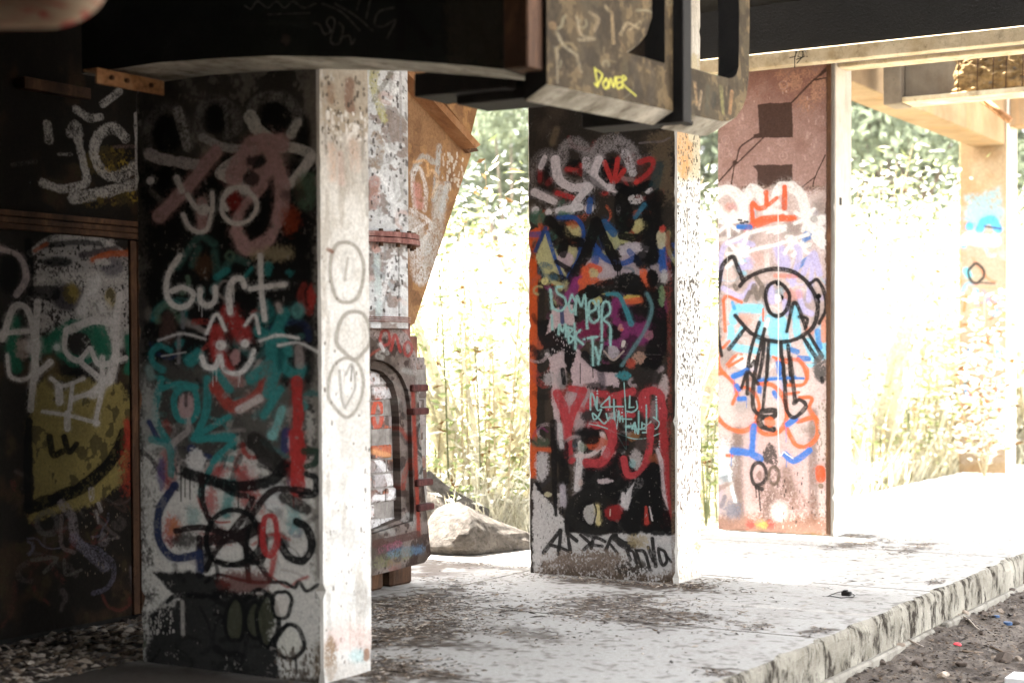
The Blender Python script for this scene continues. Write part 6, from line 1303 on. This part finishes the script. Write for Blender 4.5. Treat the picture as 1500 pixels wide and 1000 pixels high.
def rock(px0, px1, pyb, pyt, label, seed, name='boulder', ry=.42, rotz=0, cuts=9):
    b = on_floor((px0 + px1) / 2, pyb); Z_ = b[1]; w = (px1 - px0) / F_PX * Z_; h = (pyb - pyt) / F_PX * Z_
    bm = rock_mesh(0, 1, 1, 1, seed, 4, 13)
    xs = [v.co.x for v in bm.verts]; zs = [v.co.z for v in bm.verts]; ys = [v.co.y for v in bm.verts]
    sx = w / (max(xs) - min(xs)); sz = h / (max(zs)); sy = ry * 2 / (max(ys) - min(ys)); mx_ = (max(xs) + min(xs)) / 2; my_ = min(ys)
    for v in bm.verts: v.co = Vector(((v.co.x - mx_) * sx, (v.co.y - my_) * sy, v.co.z * sz))
    o = bm_obj(name, bm, M_ROCK, loc=Vector((b[0], b[1], -.012))); tag(o, label, 'boulder', 'boulders in the doorway'); return o
rock(608, 792, 815, 742, 'low broad pale boulder lying in front between furnace and middle pier', 5, ry=.40)
rock(600, 742, 790, 690, 'taller grey boulder behind the broad one beside the furnace', 12, ry=.3)
def flat_flakes(name, pts, mats, smin, smax, tilt=.5, kind='stuff', rng=np.random.default_rng(9), aspect=(1, 3.5)):
    V, Fs, mi = [], [], []
    for (x, y, z) in pts:
        s = rng.uniform(smin, smax) * (1 if rng.random() < .9 else 1.8); a = rng.uniform(0, 6.28); as_ = rng.uniform(*aspect)
        u = np.array((math.cos(a), math.sin(a), rng.uniform(-tilt, tilt) * .4)); v = np.array((-math.sin(a), math.cos(a), rng.uniform(-tilt, tilt)))
        n0 = len(V); c = np.array((x, y, z + s * .18))
        V += [c - u * s * as_ * .5, c - v * s * .5 + u * s * rng.uniform(-.3, .3), c + u * s * as_ * .5, c + v * s * .5, c + np.array((0, 0, s * .25))]
        Fs += [(n0, n0 + 1, n0 + 4), (n0 + 1, n0 + 2, n0 + 4), (n0 + 2, n0 + 3, n0 + 4), (n0 + 3, n0, n0 + 4)]; m = rng.choice(len(mats), p=None); mi += [m] * 4
    o = mesh(name, V, Fs, mats, mi=mi); tag(o, kind=kind); return o
rg = np.random.default_rng(21); pts = []
for px, py, se, sd_, n in ((900, 885, .45, .38, 800), (960, 905, .4, .3, 500), (740, 925, .4, .2, 180), (600, 890, .26, .5, 1700), (588, 925, .26, .45, 1300), (560, 980, .26, .3, 900), (640, 900, .3, .3, 500), (650, 855, .3, .35, 350), (900, 852, .5, .09, 700), (1005, 857, .16, .12, 260), (1050, 850, .12, .1, 60), (1235, 784, .15, .12, 220), (1270, 796, .2, .35, 250), (1340, 803, .1, .4, 120), (1110, 918, .06, .1, 40), (1200, 925, .07, .14, 60), (1050, 985, .08, .1, 60), (690, 825, .4, .1, 200), (1370, 852, .05, .1, 50), (1130, 780, .4, .06, 60), (880, 940, .9, .5, 120), (1150, 860, .7, .9, 160), (1380, 790, .4, .9, 90), (740, 893, .1, .12, 60), (860, 900, .4, .2, 180)):
    e, d, _ = to_row(on_floor(px, py))
    for _ in range(n):
        q = RW(e + rg.normal() * se * .7, d + rg.normal() * sd_ * .7, 0); er, dr, _ = to_row(q)
        if er > EDGE - .06: continue
        if any(PL - .01 < er < PR + .01 and a - .01 < dr < b + .01 for a, b in PIERS): continue
        if er < FE + .02 and dc - .8 < dr < dc + .75 : continue
        pts.append((q[0], q[1], 0))
flat_flakes('leaf_litter', pts, [M_LIT[0], M_LIT[1], M_LIT[0], M_LIT[1], M_LIT[2]], .004, .013, .3, aspect=(1.2, 4.5))
pts = []
for _ in range(2600):
    d = rg.uniform(4.8, 7.6); e = rg.uniform(-6.62, -5.72); 
    if e > -5.70: continue
    q = RW(e, d, 0); pts.append((q[0], q[1], 0))
flat_flakes('gravel', pts, [M_LIT[1], M_STONEL, M_LIT[2], M_LIT[0]], .012, .045, .6, aspect=(1, 1.8))
pts = []
for _ in range(11000):
    e = EDGE + .03 + abs(rg.normal()) * 1.0; d = rg.uniform(7.0, 14); q = RW(e, d, 0); pts.append((q[0], q[1], dirt_z(e, d)))
flat_flakes('dirt_crumbs', pts, [M_LIT[0], M_LIT[1], M_STONE, M_LIT[1], M_LIT[0]], .004, .018, .8, aspect=(1, 2.8))
# countable stones along the foot of the platform
protos = []
for s in range(5):
    bm = rock_mesh(0, 1, 1, 1, 40 + s, 3, 14); o = bm_obj('stone', bm, M_STONE, loc=Vector((0, 0, 0)))
    COL.objects.unlink(o); protos.append(o)
spots = [(1375, 921, 24, 0), (1392, 925, 16, 1), (1420, 902, 30, 0), (1440, 893, 34, 0), (1462, 888, 26, 1), (1478, 882, 30, 0), (1412, 918, 20, 1), (1470, 968, 44, 0), (1345, 982, 30, 0), (1292, 985, 26, 0), (1318, 967, 26, 1), (1275, 986, 24, 1), (1440, 915, 22, 0), (1487, 920, 18, 0), (1497, 872, 26, 0), (1408, 979, 22, 0), (1382, 990, 30, 1), (1330, 990, 20, 0), (1492, 965, 22, 1), (1438, 940, 18, 0), (1300, 958, 20, 0), (1357, 935, 16, 1), (1465, 905, 18, 1), (1262, 992, 18, 1), (1450, 990, 20, 0)]
for i, (px, py, w, pale) in enumerate(spots):
    p = on_floor(px, py, gz + .02); e, d, _ = to_row(p)
    o = protos[i % 5].copy(); COL.objects.link(o)
    if pale: o.data = o.data.copy(); o.data.materials[0] = M_STONEL
    s = w / F_PX * p[1] * .36; o.scale = (s, s * random.uniform(.8, 1.2), s * random.uniform(.55, .75)); o.rotation_euler = (0, 0, random.uniform(0, 6))
    o.location = Vector((p[0], p[1], dirt_z(e, d) - s * .12)); o.name = 'stone'
    tag(o, 'small pale stone on the dirt along the foot of the platform' if pale else 'small dark stone on the dirt along the foot of the platform', 'stone', 'pale stones below the platform' if pale else 'dark stones below the platform')
for o in protos: bpy.data.objects.remove(o)
# big dark lump at the bottom edge
p = on_floor(1195, 1000, gz + .1); bm = rock_mesh(0, 1, 1, 1, 77, 3, 8)
for v in bm.verts: v.co = Vector((v.co.x * .155, v.co.y * .13, v.co.z * .075))
o = bm_obj('dark_rock', bm, M_DARK, loc=Vector((p[0], p[1] + .02, gz - .02))); tag(o, 'flat black rock at the bottom edge of the view', 'rock')
# litter on the dirt
M_BLUE = plain('blue plastic', (.03, .075, .17), .6, .1); M_REDP = plain('red plastic', (.55, .03, .04), .45, .1); M_WHT = plain('white board', (.75, .73, .70), .7, .06)
def cap(px, py, r, mat, label, cat, name):
    p = on_floor(px, py, gz + .03); e, d, _ = to_row(p); t = thing(name, (p[0], p[1], dirt_z(e, d)), label, cat)
    drum('rim', r, dirt_z(e, d) + .001, dirt_z(e, d) + r * .55, mat, t, 18, np.array((p[0], p[1], 0))); drum('top', r * .86, dirt_z(e, d) + r * .56, dirt_z(e, d) + r * .66, mat, t, 18, np.array((p[0], p[1], 0)))
cap(1476, 918, .030, M_BLUE, 'blue plastic disc on the dirt by the platform foot', 'scrap', 'plastic_disc')
cap(1460, 913, .020, M_BLUE, 'smaller blue plastic scrap left of the blue disc', 'scrap', 'blue_scrap')
p = on_floor(1402, 951, gz + .03); e, d, _ = to_row(p); bm = rock_mesh(0, 1, 1, 1, 91, 2, 5)
for v in bm.verts: v.co = Vector((v.co.x * .028, v.co.y * .02, v.co.z * .017))
o = bm_obj('plastic_scrap', bm, M_REDP, loc=Vector((p[0], p[1], dirt_z(e, d) - .002))); tag(o, 'crumpled red plastic scrap lying on the dirt', 'scrap')
p = on_floor(1500, 1000, gz + .03); e, d, _ = to_row(p); o = box('white_board', e - .075, e + .2, d - .12, d + .07, gz - .02, gz + .075, M_WHT, None, .004); tag(o, 'corner of a white painted board in the bottom right corner', 'board')
o = None
for i, L in enumerate(([(1404, 918), (1418, 921), (1428, 930), (1434, 934)], [(1390, 912), (1408, 921)], [(1330, 958), (1352, 962)], [(1410, 962), (1440, 958)], [(1290, 972), (1312, 966)], [(1450, 950), (1484, 953)])):
    P = []
    for x, y in L:
        q = on_floor(x, y, gz + .03); e, d, _ = to_row(q); P.append((q[0], q[1], dirt_z(e, d) + .012))
    o = rod('stick', P, .008, M_LIT[2] if i % 2 == 0 else M_LIT[1], None, 5, .6); tag(o, ['bent pale stick curling beside the gap in the footing', 'short straight brown stick touching the bent pale stick', 'pale twig lying near the platform foot in front', 'brown twig lying behind the red scrap', 'pale twig close under the chipped edge', 'brown twig right of the red scrap'][i], 'stick', 'sticks on the dirt')
# small black gadget with wires on the slab
p = on_floor(1240, 872); gd_ = thing('black_gadget', p, 'small black box with a thin wire loop lying on the slab', 'gadget')
e, d, _ = to_row(p); box('case', e - .028, e + .028, d - .02, d + .02, .001, .026, M_DARK, gd_, .004); box('clip', e - .02, e + .005, d - .018, d + .018, .027, .034, M_DARK, gd_, .002)
Q = [on_floor(x, y) + Z3 * .004 for x, y in ((1236, 866), (1224, 869), (1214, 873), (1232, 876), (1250, 875), (1252, 872), (1244, 868))]; rod('wire', Q, .0025, M_DARK, gd_, 4)

# ================================================================== plants
class Leafy:
    def __init__(s): s.V, s.F, s.mi = [], [], []
    def leaf(s, c, dirv, L, W, mi, rng):
        dv = dirv / (np.linalg.norm(dirv) + 1e-9); sd = np.cross(dv, rng.normal(size=3)); sd /= (np.linalg.norm(sd) + 1e-9); n = np.cross(dv, sd)
        k = len(s.V); s.V += [c, c + dv * L * .45 + sd * W * .5 + n * W * .2, c + dv * L - n * L * .12, c + dv * L * .45 - sd * W * .5 + n * W * .2]; s.F += [(k, k + 1, k + 2), (k, k + 2, k + 3)]; s.mi += [mi, mi]
    def stalk(s, P, r, mi, taper=.3):
        k = len(s.V); n = len(P)
        for i, p in enumerate(P):
            rr = r * (1 + (taper - 1) * i / (n - 1))
            for q in range(3): a = q * 2.094; s.V.append(p + np.array((rr * math.cos(a), rr * math.sin(a), 0)))
        for i in range(n - 1):
            for q in range(3): q2 = (q + 1) % 3; s.F.append((k + i * 3 + q, k + i * 3 + q2, k + i * 3 + 3 + q2, k + i * 3 + 3 + q)); s.mi.append(mi)
    def build(s, name, mats, loc=None, parent=None):
        V = np.array(s.V)
        if loc is not None: V = V + np.array(loc)
        return mesh(name, V, s.F, mats, parent, mi=s.mi)
WM = [M_STEM, M_STEMG] + M_LEAF           # 0,1 stalks; 2 straw, 3 fresh, 4 whitish, 5 tree, 6 brown
def weed(Lf, base, h, rng, kind):
    """kind 0 cane with lance leaves, 1 leafy green herb, 2 whitish feathery head, 3 dry grass tuft"""
    lean = rng.normal(size=2) * .12 * h; n = 6
    P = [np.array(base) + np.array((lean[0] * t * t, lean[1] * t * t, h * t)) for t in np.linspace(0, 1, n)]
    if kind == 3:
        for _ in range(18):
            a = rng.uniform(0, 6.28); L = h * rng.uniform(.4, 1); Lf.leaf(np.array(base) + rng.normal(size=3) * (.12, .12, 0), np.array((math.cos(a) * .5, math.sin(a) * .5, 1)), L, .010, 2, rng)
        return
    Lf.stalk(P, .005 + .0025 * h, 0 if kind != 1 or rng.random() < .4 else 1)
    m = {0: 50, 1: 90, 2: 70}[kind]
    for _ in range(int(m * h / 2.5)):
        t = rng.uniform(.12, 1) if kind != 2 else rng.uniform(.2, 1) ** .6
        i = min(n - 2, int(t * (n - 1))); f = t * (n - 1) - i; c = P[i] * (1 - f) + P[i + 1] * f
        a = rng.uniform(0, 6.28); up_ = rng.uniform(-.5, .6); dv = np.array((math.cos(a), math.sin(a), up_))
        off = rng.uniform(0, .42) * (1 if kind != 0 else .5) * h / 2.5
        c = c + np.array((math.cos(a), math.sin(a), .25)) * off
        if kind == 0: L, W, mi = rng.uniform(.12, .24), rng.uniform(.016, .03), rng.choice([2, 3, 3, 4, 4, 6], p=[.3, .15, .1, .2, .2, .05])
        elif kind == 1: L, W, mi = rng.uniform(.06, .13), rng.uniform(.03, .055), rng.choice([3, 2, 4, 6], p=[.5, .2, .25, .05])
        else: L, W, mi = rng.uniform(.05, .11), rng.uniform(.025, .045), rng.choice([4, 2, 3], p=[.7, .2, .1])
        Lf.leaf(c, dv, L, W, mi, rng)
prng = np.random.default_rng(33)
def thicket(name, spots, kinds, hr, probs):
    Lf = Leafy()
    for x, y, z in spots: weed(Lf, (x, y, z), prng.uniform(*hr), prng, prng.choice(kinds, p=probs))
    o = Lf.build(name, WM); tag(o, kind='stuff'); return o
def zone(n, pxa, pxb, Za, Zb, z=-.2, bias=1.0):
    out = []
    for _ in range(n):
        Z_ = Za + (Zb - Za) * prng.random() ** bias; px = prng.uniform(pxa, pxb); out.append(((px - 750) / F_PX * Z_, Z_, z))
    return out
S1 = [s for s in zone(430, 540, 1060, 14.2, 24, bias=.8) if to_row(np.array(s))[0] < -6.15]
thicket('weed_thicket', S1, [0, 1, 2, 3], (1.0, 3.6), [.22, .50, .20, .08])
S2 = [s for s in zone(430, 1180, 1530, 19.5, 30) if to_row(np.array(s))[0] < -6.1 or to_row(np.array(s))[1] > 22.4]
thicket('weed_thicket', S2, [0, 1, 2, 3], (1.2, 4.3), [.14, .36, .42, .08])
S3 = [s for s in zone(240, 1180, 1480, 17.0, 23) if to_row(np.array(s))[0] < -6.05] + [s for s in zone(60, 640, 800, 13.2, 14.6)]
thicket('dry_grass', S3, [3, 1], (.35, .9), [.8, .2])
# plants one can pick out
def plant(name, px, py, label, cat, stems, kind, seed, z=-.02, group=None):
    r = np.random.default_rng(seed); b = on_floor(px, py, z); t = thing(name, b, label, cat, group)
    A, B = Leafy(), Leafy()
    for (dx, h, nl) in stems:
        P = [b + np.array((dx * q ** .9, .1 * q, h * q)) for q in np.linspace(0, 1, 7)]; A.stalk(P, .013, 0 if kind != 1 else 1)
        for _ in range(nl):
            q = r.uniform(.25, 1.0); i = min(5, int(q * 6)); c = P[i] + (P[i + 1] - P[i]) * (q * 6 - i); a = r.uniform(0, 6.28)
            if kind == 2: c = c + np.array((math.cos(a), math.sin(a), .3)) * r.uniform(0, .28)
            B.leaf(c, np.array((math.cos(a), math.sin(a), r.uniform(-.4, .5))), r.uniform(.07, .15), r.uniform(.03, .05) , int(r.choice([2, 3, 6, 4], p=[[.4, .3, .15, .15], [.15, .6, .1, .15], [.15, .1, .1, .65]][kind])), r)
    A.build('stems', WM, parent=t); B.build('leaves', WM, parent=t)
plant('tall_weed', 742, 748, 'spindly weed with stems spreading in a V above the boulders', 'weed', [(-.42, 1.0, 10), (.32, 1.25, 12), (-.28, .8, 6)], 1, 3)
plant('tall_weed', 715, 765, 'straight dry cane with brown leaves rising behind the boulders', 'weed', [(.03, 2.2, 26), (-.04, 1.7, 16)], 0, 4)
plant('tall_weed', 688, 765, 'second dry cane further left behind the boulders', 'weed', [(-.05, 2.5, 24)], 0, 5)
plant('sapling', 1408, 690, 'thin brown sapling leaning left in front of the far pier', 'sapling', [(-.42, 3.3, 60), (-.1, 2.2, 40), (.1, 1.6, 30)], 0, 6)
plant('leafy_shrub', 1442, 700, 'pale leafy shrub growing against the painted face of the far pier', 'shrub', [(-.15, 1.5, 150), (.02, 2.2, 190), (.16, 1.8, 170), (-.3, 1.0, 110), (.22, 1.1, 110), (-.05, .6, 80)], 2, 7)
plant('low_weed', 1034, 770, 'green leafy weed showing between the middle and steel faced piers', 'weed', [(-.1, 2.0, 90), (.06, 2.6, 110), (.15, 1.5, 70)], 1, 8, z=-.2)

# trees behind
def tree_parts(seed, h, cr, leaf=5, nl=7000):
    r = np.random.default_rng(seed); T, Cn = Leafy(), Leafy()
    trunk = [np.array((r.normal() * .08 * k, r.normal() * .08 * k, h * .62 * k / 6)) for k in range(7)]
    blobs = []
    for k in range(15):
        a = r.uniform(0, 6.28); zz = h * r.uniform(.30, .95); rad = cr * math.sqrt(max(.1, 1 - ((zz / h - .58) / .48) ** 2)) * r.uniform(.3, .8)
        c = np.array((rad * math.cos(a), rad * math.sin(a), zz)); blobs.append((c, cr * r.uniform(.28, .52)))
        st = trunk[int(r.integers(2, 6))]; T.stalk([st, st + (c - st) * .5 + np.array((0, 0, -.2)), c], .06, 0, .25)
    for _ in range(nl):
        c, R = blobs[r.integers(len(blobs))]; v = r.normal(size=3); v = v / np.linalg.norm(v) * R * r.random() ** .45; v[2] *= .75
        Cn.leaf(c + v, r.normal(size=3), r.uniform(.16, .30), r.uniform(.09, .17), leaf, r)
    return trunk, T, Cn
def add_tree(px, Z_, proto, rot, sc, label, group, first):
    x = (px - 750) / F_PX * Z_
    if first:
        t = thing('tree', (0, 0, 0), label, 'tree', group)
        trunk, T, Cn = proto; rod('trunk', trunk, .16, M_BARK, t, 8, .5); T.build('limbs', [M_BARK], parent=t); Cn.build('crown', WM, parent=t)
    else:
        t = first_.copy(); COL.objects.link(t); t['label'] = label; t['group'] = group
        for ch in list(first_.children): c = ch.copy(); COL.objects.link(c); c.parent = t
    t.location = (x, Z_, -.2); t.rotation_euler = (0, 0, rot); t.scale = (sc, sc, sc); return t
TREES = (((9.5, 3.4), [(640, 36, 0, 1.0, 'hazy tree crown rising right beside the rusty hopper'), (1330, 33, 1.2, .95, 'full hazy tree crown in the middle of the right hand opening'), (1180, 44, 3.0, 1.25, 'tree crown half hidden behind the white side of the steel faced pier')]),
         ((8.0, 3.0), [(760, 33, .4, .9, 'hazy tree crown against the left edge of the middle pier'), (1262, 40, 2.5, 1.3, 'tree crown just right of the steel faced pier, beneath the ochre beam'), (1425, 38, 4.0, 1.15, 'tree crown cut by the far ochre pier'), (1050, 40, 5.0, 1.1, 'pale tree glimpsed in the slit between the middle and steel faced piers')]))
for s, ((h, cr), lst) in enumerate(TREES):
    pr_ = tree_parts(100 + s, h, cr); first_ = None
    for i, (px, Z_, rot, sc, lab) in enumerate(lst):
        t = add_tree(px, Z_, pr_, rot, sc, lab, 'trees beyond the weeds', i == 0)
        if i == 0: first_ = t
